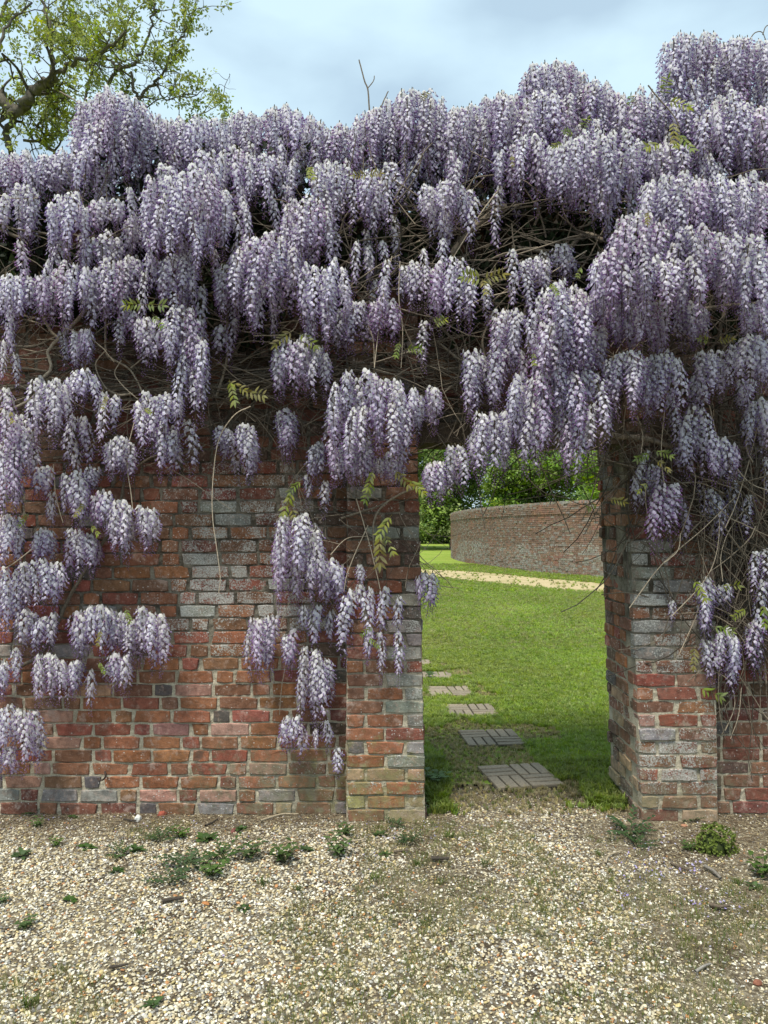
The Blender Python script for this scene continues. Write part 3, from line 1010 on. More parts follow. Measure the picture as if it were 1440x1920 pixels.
# --- traced clusters: x0, x1, top, bottom, depth (Y, or None for on-the-wall), style bias
CL = [
 # crown along the skyline and the upper domes
 (138, 275, 162, 345, -.15), (270, 348, 212, 325, 0), (340, 425, 222, 312, .05), (425, 492, 200, 320, 0), (0, 68, 285, 385, -.1), (60, 168, 280, 365, -.05),
 (0, 75, 345, 470, -.25), (82, 172, 362, 485, -.35), (165, 235, 362, 440, -.25), (150, 232, 430, 520, -.25), (228, 305, 395, 490, -.22), (262, 436, 312, 500, -.45),
 (408, 485, 268, 392, -.2), (490, 562, 196, 325, 0), (556, 614, 216, 332, .03), (598, 682, 232, 335, -.05), (672, 745, 204, 330, -.05), (735, 840, 166, 352, -.1),
 (826, 905, 194, 350, -.1), (902, 990, 172, 372, -.15), (480, 535, 285, 352, -.2), (588, 662, 292, 455, -.3), (528, 622, 366, 520, -.38), (440, 572, 428, 600, -.42),
 (562, 652, 486, 652, -.45), (668, 732, 322, 440, -.3), (655, 682, 455, 552, -.3), (680, 702, 465, 535, -.25), (705, 732, 455, 505, -.25), (785, 892, 335, 425, -.3),
 (797, 818, 380, 455, -.33), (818, 852, 390, 460, -.3), (745, 792, 488, 572, -.3), (783, 806, 470, 585, -.33), (800, 890, 478, 625, -.36), (898, 926, 536, 602, -.3),
 (922, 988, 568, 765, -.38), (975, 1100, 110, 275, -.05), (955, 1082, 162, 335, -.2), (1078, 1158, 148, 245, -.05), (952, 1028, 245, 402, -.3), (1022, 1208, 238, 402, -.42),
 (1148, 1245, 160, 300, -.1), (1195, 1315, 262, 352, -.15), (1236, 1345, 56, 195, -.1), (1330, 1445, 70, 200, -.1), (1300, 1445, 175, 330, -.25), (1238, 1305, 185, 300, -.15),
 # the big mass to the right of the opening
 (1200, 1345, 318, 470, -.62), (1330, 1448, 318, 480, -.6), (1150, 1260, 385, 545, -.68), (1250, 1370, 410, 585, -.68), (1360, 1448, 440, 590, -.66), (1108, 1185, 468, 600, -.66), (1180, 1290, 480, 600, -.7),
 (1002, 1105, 524, 705, -.58), (1000, 1065, 600, 760, -.56), (1050, 1110, 560, 760, -.56), (1098, 1182, 530, 640, -.5), (1155, 1235, 550, 665, -.5), (1218, 1256, 560, 682, -.5),
 (1105, 1142, 610, 705, -.45), (1128, 1222, 652, 790, -.5), (1212, 1276, 650, 785, -.42), (1270, 1306, 555, 655, -.38), (1303, 1360, 648, 742, -.36), (1366, 1448, 628, 735, -.4),
 (1378, 1418, 705, 765, -.35), (950, 1055, 695, 872, -.5), (1038, 1128, 690, 885, -.5), (885, 965, 760, 905, -.42), (1278, 1328, 762, 905, -.3), (1328, 1386, 815, 902, -.28),
 (982, 1038, 474, 545, -.3), (1033, 1078, 458, 525, -.25), (1285, 1330, 570, 640, -.4), (1385, 1440, 560, 640, -.45),
 # left middle
 (0, 48, 505, 605, -.35), (45, 102, 508, 598, -.35), (98, 172, 482, 610, -.35), (170, 236, 478, 602, -.32), (232, 305, 475, 565, -.25), (298, 374, 478, 590, -.35), (14, 34, 600, 672, -.3), (0, 12, 640, 725, -.3),
 (130, 176, 610, 695, -.28), (120, 187, 690, 765, -.32), (58, 132, 700, 838, -.35), (210, 236, 600, 665, -.28), (230, 262, 575, 645, -.3), (248, 304, 580, 702, -.32), (298, 386, 575, 705, -.35), (340, 396, 625, 795, -.34),
 (178, 206, 738, 845, -.3), (204, 230, 745, 803, -.26), (248, 303, 735, 855, -.3), (288, 347, 735, 805, -.3), (196, 256, 815, 895, -.26), (284, 336, 790, 895, -.28), (338, 368, 790, 885, -.26),
 (404, 438, 796, 845, -.2), (440, 484, 795, 898, -.22), (-20, 70, 770, 945, -.3), (70, 102, 872, 925, -.18), (155, 192, 868, 912, -.18),
 (115, 170, 884, 988, -.2), (165, 214, 918, 992, -.2), (206, 253, 935, 1045, -.25, 'pale'), (250, 293, 945, 1035, -.24, 'pale'), (398, 432, 504, 592, -.28), (436, 460, 503, 610, -.28),
 # centre
 (500, 524, 560, 645, -.26), (508, 622, 626, 750, -.34), (624, 662, 575, 660, -.3), (645, 692, 554, 655, -.3), (688, 748, 555, 635, -.3, 'pink'), (620, 764, 690, 885, -.42), (620, 702, 815, 912, -.3), (700, 760, 850, 900, -.26),
 (514, 557, 764, 862, -.2), (580, 611, 824, 902, -.18), (564, 587, 893, 942, -.14), (598, 624, 904, 965, -.16), (764, 797, 730, 826, -.28), (794, 829, 724, 804, -.28), (864, 917, 652, 795, -.36), (784, 812, 604, 692, -.28),
 (793, 837, 858, 938, -.3), (833, 873, 828, 928, -.32), (870, 900, 815, 890, -.3),
 # low on the left
 (-15, 50, 960, 1065, -.14), (62, 110, 984, 1055, -.15), (120, 156, 984, 1075, -.13), (154, 189, 998, 1075, -.12), (34, 122, 1038, 1152, -.17), (-15, 42, 1060, 1195, -.16), (38, 72, 1144, 1232, -.13), (74, 112, 1148, 1218, -.12),
 (132, 162, 1148, 1225, -.12), (145, 212, 1128, 1238, -.15), (212, 244, 1145, 1222, -.12), (238, 312, 1133, 1262, -.15), (62, 112, 1224, 1318, -.14, 'pale'), (108, 128, 1240, 1322, -.12, 'pale'), (124, 157, 1228, 1308, -.12),
 (162, 184, 1258, 1332, -.11, 'pale'), (194, 247, 1218, 1303, -.14), (-10, 22, 1238, 1305, -.13), (18, 40, 1218, 1285, -.12), (-20, 76, 1318, 1442, -.16), (-10, 30, 1400, 1450, -.12),
 # around the left pier
 (514, 604, 954, 1125, -.2), (560, 605, 1010, 1130, -.22, 'pale'), (598, 648, 1043, 1135, -.16), (664, 687, 1060, 1100, -.2), (648, 688, 1094, 1255, -.22), (686, 705, 1104, 1175, -.2), (712, 742, 1104, 1205, -.22), (738, 760, 1120, 1188, -.2),
 (680, 707, 1178, 1238, -.21), (700, 724, 1188, 1275, -.2), (731, 760, 1186, 1280, -.2), (462, 527, 1144, 1275, -.14), (524, 562, 1178, 1255, -.12), (558, 582, 1138, 1185, -.12), (582, 612, 1138, 1215, -.13), (612, 634, 1148, 1202, -.12),
 (562, 607, 1208, 1375, -.14, 'pale'), (594, 625, 1233, 1325, -.14), (530, 572, 1338, 1422, -.13), (586, 601, 1368, 1404, -.11), (601, 624, 1354, 1402, -.11), (621, 645, 1404, 1450, -.1), (775, 792, 1084, 1132, -.16), (785, 822, 1070, 1142, -.1),
 # right pier and wall
 (1195, 1240, 858, 960, -.2), (1218, 1280, 900, 1030, -.22, 'pink'), (1314, 1358, 918, 1015, -.14), (1404, 1446, 1018, 1115, -.14), (1418, 1448, 1090, 1262, -.14), (1304, 1347, 1084, 1205, -.15), (1340, 1378, 1088, 1145, -.12),
 (1290, 1322, 700, 790, -.3), (1400, 1446, 745, 850, -.3), (1362, 1392, 880, 985, -.16), (1390, 1420, 930, 1010, -.14), (1195, 1225, 700, 800, -.3), (1240, 1268, 745, 860, -.28), (1425, 1450, 860, 960, -.16), (1300, 1322, 905, 985, -.14), (1365, 1395, 1230, 1300, -.12), (1312, 1345, 1198, 1275, -.13), (1340, 1388, 1178, 1285, -.14), (1400, 1432, 1152, 1262, -.12), (1250, 1268, 1128, 1165, -.16), (1205, 1228, 845, 875, -.18),
]
SKY = [(-40, 285), (60, 285), (112, 290), (138, 255), (140, 210), (165, 182), (200, 166), (240, 175), (270, 205), (300, 220), (340, 226), (380, 216), (420, 226), (455, 202), (480, 216), (500, 206), (540, 196), (580, 211), (610, 236), (650, 236),
       (680, 211), (720, 206), (745, 172), (780, 166), (810, 171), (835, 190), (842, 206), (880, 196), (915, 176), (945, 171), (975, 181), (985, 146), (1010, 121), (1045, 109), (1085, 121), (1105, 151), (1150, 176), (1180, 196), (1236, 190),
       (1240, 142), (1260, 102), (1300, 72), (1330, 57), (1370, 76), (1480, 72)]
def skyline(x):
    for (a, ya), (b, yb) in zip(SKY, SKY[1:]):
        if a <= x <= b: return ya + (yb - ya) * (x - a) / (b - a)
    return 250
RAC = []     # (rank, pos, length, width scale, style, tilt)
def put(px, py, lpx, Y, style=None, rank=0.0, wide=1.0):
    p = P(px, py, Y)
    L = lpx * (Y - CAM.y) / FPX
    RAC.append([rank, p, L, wide, style])
def fill(x0, x1, yt, yb, Y, style=None):
    w, h = x1 - x0, yb - yt
    n = max(1, round(w / 17.0)) if w > 30 else 1
    xc = (x0 + x1) / 2
    for layer in range(2 if w > 30 else 1):
        for i in range(n):
            cx = x0 + (i + 0.5) / n * w + R.uniform(-5, 5) if n > 1 else xc + R.uniform(-2, 2)
            if n > 1:  # keep the outermost racemes inside the traced outline
                cx = min(max(cx, x0 + 11), x1 - 11)
            u = (cx - xc) / (w / 2 + 1e-6)
            top = yt + 2 + min(h * 0.26, w * 0.34) * (abs(u) ** 2.0) * R.uniform(.5, 1.3) + R.uniform(0, 0.10 * h + 6) + layer * R.uniform(2, 16)
            bot = yb + 14 - h * R.choice([R.uniform(0.0, 0.12), R.uniform(.05, 0.38)]) - h * 0.06 * u * u
            if n == 1: top, bot = yt + 2, yb + 8
            yy = Y - 0.10 * (1 - u * u) * min(1, w / 90) + layer * R.uniform(.07, .14) + R.uniform(-.02, .02)
            if Y > -0.2 and yt > 850: yy = min(yy, Y + 0.05)
            ln = bot - top
            if ln < 145 or w < 50:
                put(cx, top, max(ln, 34), yy, style, (1 - layer) * (2.0 if w < 80 else 1.4) + R.random() * .5 + h / 900, 1.0 if n > 1 else min(1.15, max(.62, w / 28)))
            else:
                k = int(math.ceil((ln - 30) / 85))
                for j in range(k):
                    tj = top + (ln - 110) * j / max(1, k - 1)
                    put(cx + R.uniform(-7, 7), tj + R.uniform(-6, 6), R.uniform(100, 150), yy + 0.03 * (j - k / 2) + R.uniform(-.02, .02), style, (1 - layer) * 1.2 + R.random() * .5, 1.0)
for c in CL:
    fill(*c[:4], c[4], c[5] if len(c) > 5 else None)
# the flower mass behind the first domes, up to the skyline
for layer in range(3):
    for x in np.arange(-30, 1480, 17):
        cx = x + R.uniform(-7, 7)
        top = skyline(cx) + R.uniform(3, 14) + layer * 6
        lim = (385, 425, 425)[layer]
        if layer == 0 and (215 < cx < 300 or 440 < cx < 520): lim = 340
        Yb = (-.13, .05, .28)[layer]
        while top < lim - 60:
            ln = R.uniform(85, 120)
            put(cx + R.uniform(-8, 8), top, ln, Yb + R.uniform(-.08, .08), None, -1 + R.random() * .2 - layer)
            top += R.uniform(55, 80)
# loose single racemes between the clumps
for _ in range(150):
    x, y = R.uniform(-20, 1460), R.uniform(280, 560)
    if 610 < x < 1120 and y > 370 and R.random() < .75: continue
    put(x, y, R.uniform(70, 140), R.uniform(-.42, -.2), None, .3 + R.random() * .4, R.uniform(.75, 1.0))
for _ in range(26):
    x, y = R.uniform(-10, 480), R.uniform(560, 1180)
    if y > 850 and x > 300: continue
    put(x, y, R.uniform(60, 110), -.16 if y > 800 else -.24, None, .5, R.uniform(.75, 1.0))
RAC.sort(key=lambda r: -r[0])
def choose(L, style):
    st = style or R.choices(['lilac', 'pale', 'pink'], [.62, .24, .14])[0]
    best = min(LENS, key=lambda q: abs(math.log(q / L)))
    return R.choice([i for i, (q, s_, _) in enumerate(RM) if q == best and s_ == st]), best
sp, sr, ss, si = [], [], [], []
for i, (rank, p, L, wide, style) in enumerate(RAC):
    mi, base = choose(L, style)
    zs = L / base
    ws = wide * R.uniform(0.86, 1.12) * min(1.15, max(0.72, zs ** 0.5))
    rot = (R.uniform(-.06, .06), R.uniform(-.06, .06), R.uniform(0, 6.28))
    if i < 300:
        o = bpy.data.objects.new('raceme', RM[mi][2])
        o.location = p - Vector(WO); o.rotation_euler = rot; o.scale = (ws, ws, zs)
        link(o, wis)
    else:
        sp.append(p - Vector(WO)); sr.append(rot); ss.append((ws, ws, zs)); si.append(mi)
scatter('racemes', [m for _, _, m in RM], np.array(sp), np.array(sr), np.array(ss), si, np.ones((len(sp), 4)), wis)
print('racemes', len(RAC))

# --- woody stems, traced
def stem(pts, Y, r, tone=1.0, name='vine_stem', sides=6):
    mb = MB()
    Ys = Y if isinstance(Y, (list, tuple)) else [Y] * len(pts)
    w = [np.array(P(px, py, yy)) - WO for (px, py), yy in zip(pts, Ys)]
    path = smooth_path(w, 7)
    jit = np.array([[0.35 * r * mnoise.noise(Vector((i * .45, r * 700 + k * 9, k))) for k in range(3)] for i in range(len(path))])
    c = np.array([0.20, 0.165, 0.12]) * tone
    mb.tube(path + jit, r * 1.05, r * 0.8, c, sides)
    return mb.obj(name, M_bark, wis, True)
STEMS = [
 ([(-30, 1262), (40, 1248), (85, 1215), (125, 1130), (150, 1085), (190, 1022), (212, 985), (228, 930), (240, 860)], -.06, .011, .75),
 ([(168, 572), (140, 605), (110, 635), (90, 660), (96, 690), (75, 715), (62, 745), (25, 765), (-10, 770)], -.22, .010, 1.5),
 ([(78, 590), (95, 620), (112, 636), (135, 662), (165, 700), (215, 738), (250, 738)], -.20, .008, 1.3),
 ([(200, 570), (198, 655), (210, 672), (240, 690), (255, 710), (270, 742)], -.2, .006, 1.5),
 ([(200, 655), (180, 680), (185, 705), (200, 730)], -.22, .004, 1.6), ([(228, 675), (215, 700), (232, 725), (258, 748)], -.22, .0035, 1.6), ([(245, 690), (262, 676), (300, 640)], -.22, .004, 1.5),
 ([(948, 388), (915, 405), (880, 435), (845, 478)], -.2, .021, 1.1), ([(600, 432), (680, 425), (760, 432), (830, 412), (900, 400)], -.05, .018, .9), ([(560, 452), (640, 440), (720, 418), (800, 402)], .0, .015, .8),
 ([(940, 380), (1010, 415), (1060, 432), (1110, 440)], -.08, .016, .9), ([(1000, 400), (978, 450), (995, 480), (1040, 500)], -.05, .014, .9), ([(1130, 450), (1095, 440), (1060, 470), (1010, 470), (960, 462)], -.15, .014, 1.1),
 ([(1042, 330), (1040, 380), (1046, 425)], -.1, .016, .9), ([(1005, 350), (1010, 400), (995, 445), (1000, 500)], -.12, .009, .9),
 ([(425, 545), (426, 620), (424, 680), (405, 745)], -.16, .009, 1.3), ([(385, 615), (425, 605), (450, 640), (420, 690)], -.1, .008, .9), ([(380, 650), (420, 620), (455, 612)], -.1, .009, .7),
 ([(-20, 735), (60, 725), (140, 735), (220, 728), (330, 738), (430, 722), (520, 705)], -.08, .013, .8), ([(180, 745), (300, 730), (420, 735), (500, 728)], -.1, .009, .9),
 ([(470, 705), (540, 702), (640, 700), (740, 690), (820, 695)], -.08, .014, .8), ([(600, 712), (680, 690), (780, 700), (860, 690), (950, 700)], -.12, .009, 1.0),
 ([(640, 560), (636, 640), (628, 690), (640, 720)], -.1, .010, .7), ([(1115, 812), (1160, 818), (1210, 822), (1255, 836), (1275, 828)], -.17, .016, 1.2), ([(1380, 838), (1410, 843), (1460, 842)], -.1, .014, 1.0),
 ([(1330, 860), (1390, 868), (1450, 872)], -.1, .008, .8), ([(800, 905), (770, 918), (735, 935), (712, 955), (700, 985), (702, 1030), (708, 1070)], -.2, .006, 1.2), ([(640, 972), (670, 962), (712, 948), (745, 930)], -.18, .006, .9),
 ([(865, 680), (850, 640), (812, 600), (760, 560)], -.15, .009, .8), ([(935, 780), (915, 720), (880, 690), (820, 640)], -.2, .008, .8), ([(938, 735), (920, 700), (905, 640), (925, 590)], -.2, .008, .8),
 ([(1130, 545), (1200, 560), (1290, 580), (1400, 570), (1460, 575)], -.2, .014, .7), ([(1370, 560), (1350, 620), (1365, 700), (1350, 800), (1375, 900)], -.15, .012, .7),
 ([(1440, 620), (1420, 720), (1425, 840), (1405, 960), (1420, 1080), (1450, 1200), (1500, 1330), (1530, 1540)], -.10, .014, .7), ([(1465, 560), (1455, 760), (1470, 960), (1510, 1200), (1540, 1545)], -.14, .03, .7),
 ([(1335, 640), (1345, 740), (1335, 840), (1350, 960), (1345, 1080)], -.12, .008, .7),
 ([(-10, 640), (60, 650), (130, 620), (190, 600)], -.1, .009, .7), ([(-20, 690), (40, 690), (110, 700)], -.1, .008, .8), ([(190, 365), (240, 372), (300, 368)], -.1, .012, .8), ([(430, 400), (480, 410), (540, 420), (600, 405)], -.1, .012, .8),
 ([(0, 430), (40, 445), (90, 440), (140, 500)], -.15, .010, .8), ([(620, 440), (640, 520), (660, 560), (700, 590)], -.1, .009, .8), ([(1020, 520), (985, 580), (992, 660), (985, 720)], -.2, .009, .8),
 ([(250, 880), (290, 855), (340, 850), (385, 835)], -.06, .006, 1.0), ([(100, 860), (170, 850), (230, 838), (300, 850)], -.06, .007, .9),
 # thin pale shoots hanging free
 ([(470, 762), (440, 778), (412, 820), (401, 880), (398, 960), (408, 1040), (413, 1085), (410, 1112)], -.3, .0028, 2.3), ([(255, 780), (240, 840), (239, 880), (245, 920), (250, 965)], -.3, .0030, 2.0), ([(100, 870), (105, 930), (118, 980)], -.2, .0028, 1.9),
 ([(60, 1030), (20, 1060), (-20, 1080)], -.22, .0028, 2.1), ([(735, 480), (722, 540), (712, 600), (702, 690)], -.34, .0028, 2.2), ([(750, 490), (748, 560), (755, 620), (752, 690)], -.33, .0026, 1.9), ([(690, 610), (700, 640), (702, 690)], -.3, .0026, 2.0),
 ([(668, 935), (690, 1010), (705, 1070), (713, 1105)], -.24, .0030, 2.0), ([(690, 985), (665, 1040), (650, 1080), (645, 1110)], -.24, .0028, 2.0), ([(620, 1040), (650, 1010), (690, 1005)], -.2, .0025, 2.0),
 ([(1100, 470), (1010, 525), (960, 545), (905, 560), (850, 590)], -.32, .0030, 2.2), ([(940, 350), (905, 395), (870, 450), (840, 500)], -.36, .0035, 2.0), ([(570, 570), (560, 600), (540, 625), (475, 630)], -.3, .0028, 1.9),
 ([(1255, 720), (1245, 780), (1240, 860), (1250, 935)], -.3, .0026, 2.1), ([(1195, 780), (1205, 815), (1202, 850)], -.32, .0030, 2.1), ([(1276, 1000), (1272, 1030), (1255, 1048), (1245, 1055)], -.26, .0028, 2.2),
 ([(1330, 760), (1350, 830), (1400, 900), (1440, 920)], -.25, .0030, 2.0), ([(1360, 990), (1385, 930), (1420, 800), (1430, 700)], -.25, .0028, 1.9), ([(1180, 1140), (1240, 1060), (1320, 990), (1380, 930)], -.24, .0028, 1.8), ([(1260, 1155), (1320, 1090), (1345, 1030), (1350, 940)], -.22, .0028, 1.9),
 ([(1355, 1090), (1352, 1040), (1370, 990), (1410, 940)], -.2, .0028, 1.9), ([(1330, 1255), (1365, 1275), (1378, 1320), (1360, 1370)], -.16, .0024, 1.7), ([(1390, 1290), (1385, 1340), (1370, 1385)], -.16, .0024, 1.8),
 ([(535, 1250), (528, 1290), (524, 1340)], -.1, .0024, 1.6), ([(560, 1090), (530, 1160), (520, 1200)], -.12, .0022, 1.6),
 # bare shoots against the sky
 ([(693, 215), (690, 170), (683, 150), (673, 112)], -.05, .0045, .9), ([(689, 166), (700, 152), (702, 142)], -.05, .003, .9), ([(713, 205), (720, 188), (728, 171)], -.05, .004, .9), ([(1405, 75), (1415, 62), (1428, 60), (1436, 75)], -.1, .003, .8),
 ([(1430, 65), (1436, 50), (1448, 45)], -.1, .003, .8), ([(1215, 160), (1235, 185), (1262, 215), (1275, 240)], -.3, .004, .9), ([(112, 172), (130, 182), (158, 200)], -.15, .004, 1.4),
]
for s in STEMS:
    stem(*s)

# --- the tangle of thin twigs, uncountable
tw = MB()
def twig(px, py, ang, ln, Y, r, tone, curl):
    n = 7
    pts, a = [], ang
    x, y, yy = px, py, Y
    for i in range(n):
        pts.append(P(x, y, yy))
        a += curl + R.gauss(0, .12)
        x += math.cos(a) * ln / n; y += math.sin(a) * ln / n
        yy += R.uniform(-.03, .03)
        yy = min(yy, -0.02) if py > 450 else yy
    c = np.array([0.125, 0.102, 0.074]) * tone * R.choice([R.uniform(.5, 1.1), R.uniform(.8, 2.0)])
    tw.tube(np.array(pts) - WO, r, r * .7, c, 4)
def band(n, x0, x1, y0, y1, ang, spread, l0, l1, Y0, Y1, tone=1.0, r0=.0016, r1=.0042):
    for _ in range(n):
        a = R.gauss(ang, spread) + (math.pi if R.random() < .5 else 0)
        x, y = R.uniform(x0, x1), R.uniform(y0, y1)
        t = tone * (R.uniform(1.3, 2.0) if R.random() < .12 else 1.0)
        twig(x, y, a, R.uniform(l0, l1), R.uniform(Y0, Y1), R.uniform(r0, r1), t, R.gauss(0, .09))
band(460, 0, 1440, 360, 620, 0, .5, 80, 260, -.30, -.02)
band(200, 560, 1130, 380, 560, -.3, .6, 80, 260, -.30, -.02, .95, .002, .006)
band(330, -40, 900, 600, 770, 0, .45, 80, 280, -.22, -.03, 1.0)
band(90, -40, 520, 690, 750, 0, .1, 150, 350, -.2, -.05, 1.0)
band(90, 500, 900, 680, 730, 0, .12, 150, 300, -.2, -.05, 1.0)
band(110, 0, 340, 770, 900, -.4, .7, 60, 200, -.12, -.03, .95, .0012, .003)
band(90, 560, 800, 780, 1090, 1.0, .9, 60, 200, -.2, -.13, 1.0, .0012, .0028)
band(330, 1120, 1460, 620, 900, 1.2, .9, 80, 260, -.3, -.05, 1.0)
band(150, 1180, 1460, 860, 1020, 1.2, .8, 80, 260, -.22, -.13, 1.0)
band(330, 1300, 1460, 880, 1260, 1.45, .45, 100, 300, -.16, -.03, .9)
band(130, 760, 1010, 560, 860, 1.2, .8, 80, 220, -.25, -.05, 1.0)
band(60, 380, 620, 760, 880, 1.0, .9, 50, 140, -.14, -.04, .9, .001, .0022)
# dark hanging stems under the flowers, in the opening
band(40, 800, 1120, 850, 925, 1.57, .45, 40, 110, -.1, .25, .28, .0014, .003)
o = tw.obj('twigs', M_bark, wis, True); o['kind'] = 'stuff'

# --- young compound leaves: leaf > leaflets
def leaflet_mesh(seed):
    r = random.Random(seed)
    L, W = 1.0, 0.30
    prof = [(0, 0), (.18, .7), (.42, 1.0), (.68, .72), (.88, .3), (1.0, 0)]
    v, t = [], []
    for (a, w) in prof:
        z = -0.10 * math.sin(a * 2.4) * L
        v += [(a * L, -w * W / 2, z + .06 * w * W), (a * L, 0, z), (a * L, w * W / 2, z + .06 * w * W)]
    q = []
    for i in range(len(prof) - 1):
        b = i * 3
        q += [[b, b + 3, b + 4, b + 1], [b + 1, b + 4, b + 5, b + 2]]
    c = np.array([0.24, 0.27, 0.045]) * r.uniform(.8, 1.2)
    if seed % 3 == 0: c = np.array([0.27, 0.24, 0.06])
    if seed % 3 == 1: c = np.array([0.20, 0.26, 0.05])
    return np_mesh('leaflet', v, q, np.tile(np.array([*c, 1.0]), (len(v), 1)), True, M_leaf)
LFM = [leaflet_mesh(i) for i in range(6)]
def compound_leaf(px, py, Y, ln_px, ang, pairs=5):
    """px,py: base of the leaf; ang: direction of the midrib in the picture plane (degrees, 0 right, 90 down)"""
    base = P(px, py, Y)
    ln = ln_px * (Y - CAM.y) / FPX
    a = math.radians(ang)
    d = Vector((math.cos(a), R.uniform(-.45, .1), -math.sin(a))).normalized()
    mb = MB()
    pts = []
    for i in range(7):
        t = i / 6
        p = d * (ln * t) + Vector((0, -0.02 * t, -0.25 * ln * t * t))
        pts.append(np.array(p))
    mb.tube(pts, 0.0014, 0.0008, (0.19, 0.17, 0.05), 4)
    lf = mb.obj('compound_leaf', M_leaf, wis, True)
    lf.location = base - Vector(WO)
    ms = R.choice(LFM)
    for k in range(pairs):
        t = 0.22 + 0.72 * k / max(1, pairs - 1)
        p = Vector(pts[min(6, int(t * 6))])
        for sgn in ((-1, 1) if k < pairs - 1 else (-1, 1, 0)):
            o = bpy.data.objects.new('leaflet', ms)
            down = Vector((0, R.uniform(-.5, 0), -1))
            sidev = Vector((-d.z, 0, d.x)) * sgn
            x = (d * (0.35 if sgn else 1.0) + sidev * 0.75 + down * R.uniform(.35, .8)).normalized()
            y = x.cross(Vector((R.uniform(-.3, .3), -1, R.uniform(-.2, .5)))).normalized()
            z = x.cross(y)
            s = ln * R.uniform(.30, .42)
            o.matrix_world = Matrix.Translation(p) @ Matrix((x, y, z)).transposed().to_4x4() @ Matrix.Scale(s, 4)
            link(o, lf)
LEAVES = [(905, 525, -.45, 42, 200), (905, 525, -.45, 44, -25), (904, 522, -.45, 30, 80), (270, 572, -.4, 36, 190), (272, 572, -.4, 40, -5), (285, 590, -.4, 30, 40), (430, 712, -.3, 40, 70), (428, 715, -.3, 36, 20), (455, 735, -.3, 44, 0),
          (690, 330, -.42, 28, 190), (690, 328, -.42, 26, -15), (585, 310, -.3, 26, 100), (1242, 180, -.42, 36, -80), (1250, 190, -.42, 40, 10), (1262, 225, -.42, 42, 95), (1275, 250, -.42, 36, 120), (1240, 270, -.42, 40, 170), (1270, 250, -.42, 42, 60),
          (735, 965, -.25, 42, 130), (720, 1000, -.25, 34, 60), (712, 1000, -.25, 50, 90), (548, 920, -.12, 40, 110), (540, 930, -.12, 34, 70), (565, 900, -.12, 30, 140), (700, 905, -.28, 34, 120), (738, 880, -.28, 40, 40), (765, 900, -.28, 36, 30),
          (700, 880, -.3, 34, 110), (1220, 850, -.3, 32, 170), (1225, 845, -.3, 30, 10), (1215, 905, -.3, 24, 150), (1230, 862, -.3, 26, 40), (1330, 640, -.4, 26, 200), (1345, 640, -.4, 26, -20), (1300, 1085, -.22, 36, 60), (1302, 1210, -.2, 34, 100),
          (1335, 1175, -.22, 34, 0), (1350, 1100, -.2, 32, -20), (1310, 1290, -.2, 40, 10), (1400, 1140, -.2, 30, 160), (1430, 1130, -.2, 36, 100), (160, 940, -.18, 26, 120), (170, 985, -.15, 24, 30), (190, 1180, -.17, 22, 100), (235, 1140, -.17, 24, 60),
          (185, 1240, -.17, 22, 40), (55, 960, -.15, 24, 120), (700, 1175, -.25, 24, 160), (690, 1195, -.25, 22, 30), (750, 640, -.3, 26, 110), (760, 655, -.3, 30, -10), (815, 610, -.34, 26, -40), (1090, 500, -.4, 24, 120), (1000, 660, -.6, 22, 90),
          (1030, 530, -.62, 26, 60), (20, 770, -.35, 22, 60), (200, 740, -.35, 22, 100), (270, 765, -.35, 20, 20), (550, 620, -.3, 40, 150), (560, 625, -.3, 40, 30), (1140, 935, -.2, 30, 0), (1120, 945, -.2, 24, 170), (420, 235, -.1, 22, -80), (390, 205, .1, 24, -50),
          (1180, 200, -.1, 22, -90), (790, 190, -.2, 20, -60), (1090, 245, -.45, 26, -70), (1075, 255, -.45, 24, 200), (1215, 395, -.7, 24, 100), (1055, 268, -.45, 22, 160), (960, 290, -.35, 20, 90), (575, 310, -.3, 30, 60)]
for (px, py, Y, ln, ang) in LEAVES:
    compound_leaf(px, py, Y - .13, ln * 1.08, ang, R.choice([4, 5, 6]))

# --- dark ivy through the old stems, thickened to darken the shaded thicket
def ivy_mesh(seed):
    r = random.Random(seed)
    v = [(0, 0, 0), (-.45, .12, .03), (-.28, .5, .0), (0, 1.0, -.06), (.28, .5, .0), (.45, .12, .03)]
    t = [[0, 2, 1], [0, 3, 2], [0, 4, 3], [0, 5, 4]]
    return np_mesh('ivy_leaf', v, np.array(t), None, False, M_leafI)
ip, ir, isc, ii, ic = [], [], [], [], []
for _ in range(26000):
    x, y = R.uniform(-60, 1500), R.triangular(330, 690, 460)
    if R.random() < .25: y = R.uniform(250, 420)
    if y < skyline(x) + 60: continue
    Y = R.uniform(-.14, .25) if y < 380 else R.uniform(-.15, -.01)
    if fbm(x / 130, y / 130, 7, 1, 3) < -0.22 + max(0, (y - 520) / 420): continue
    ip.append(np.array(P(x, y, Y))); ir.append((R.uniform(.6, 2.4), R.uniform(-.5, .5), R.uniform(-1.2, 1.2))); isc.append([R.uniform(.025, .055)] * 3); ii.append(R.randrange(2))
    c = np.array([0.022, 0.036, 0.012]) if R.random() < .75 else np.array([0.055, 0.04, 0.02])
    ic.append(c * R.uniform(.6, 1.3))
iv = scatter('ivy', [ivy_mesh(0), ivy_mesh(1)], ip, ir, isc, ii, ic)

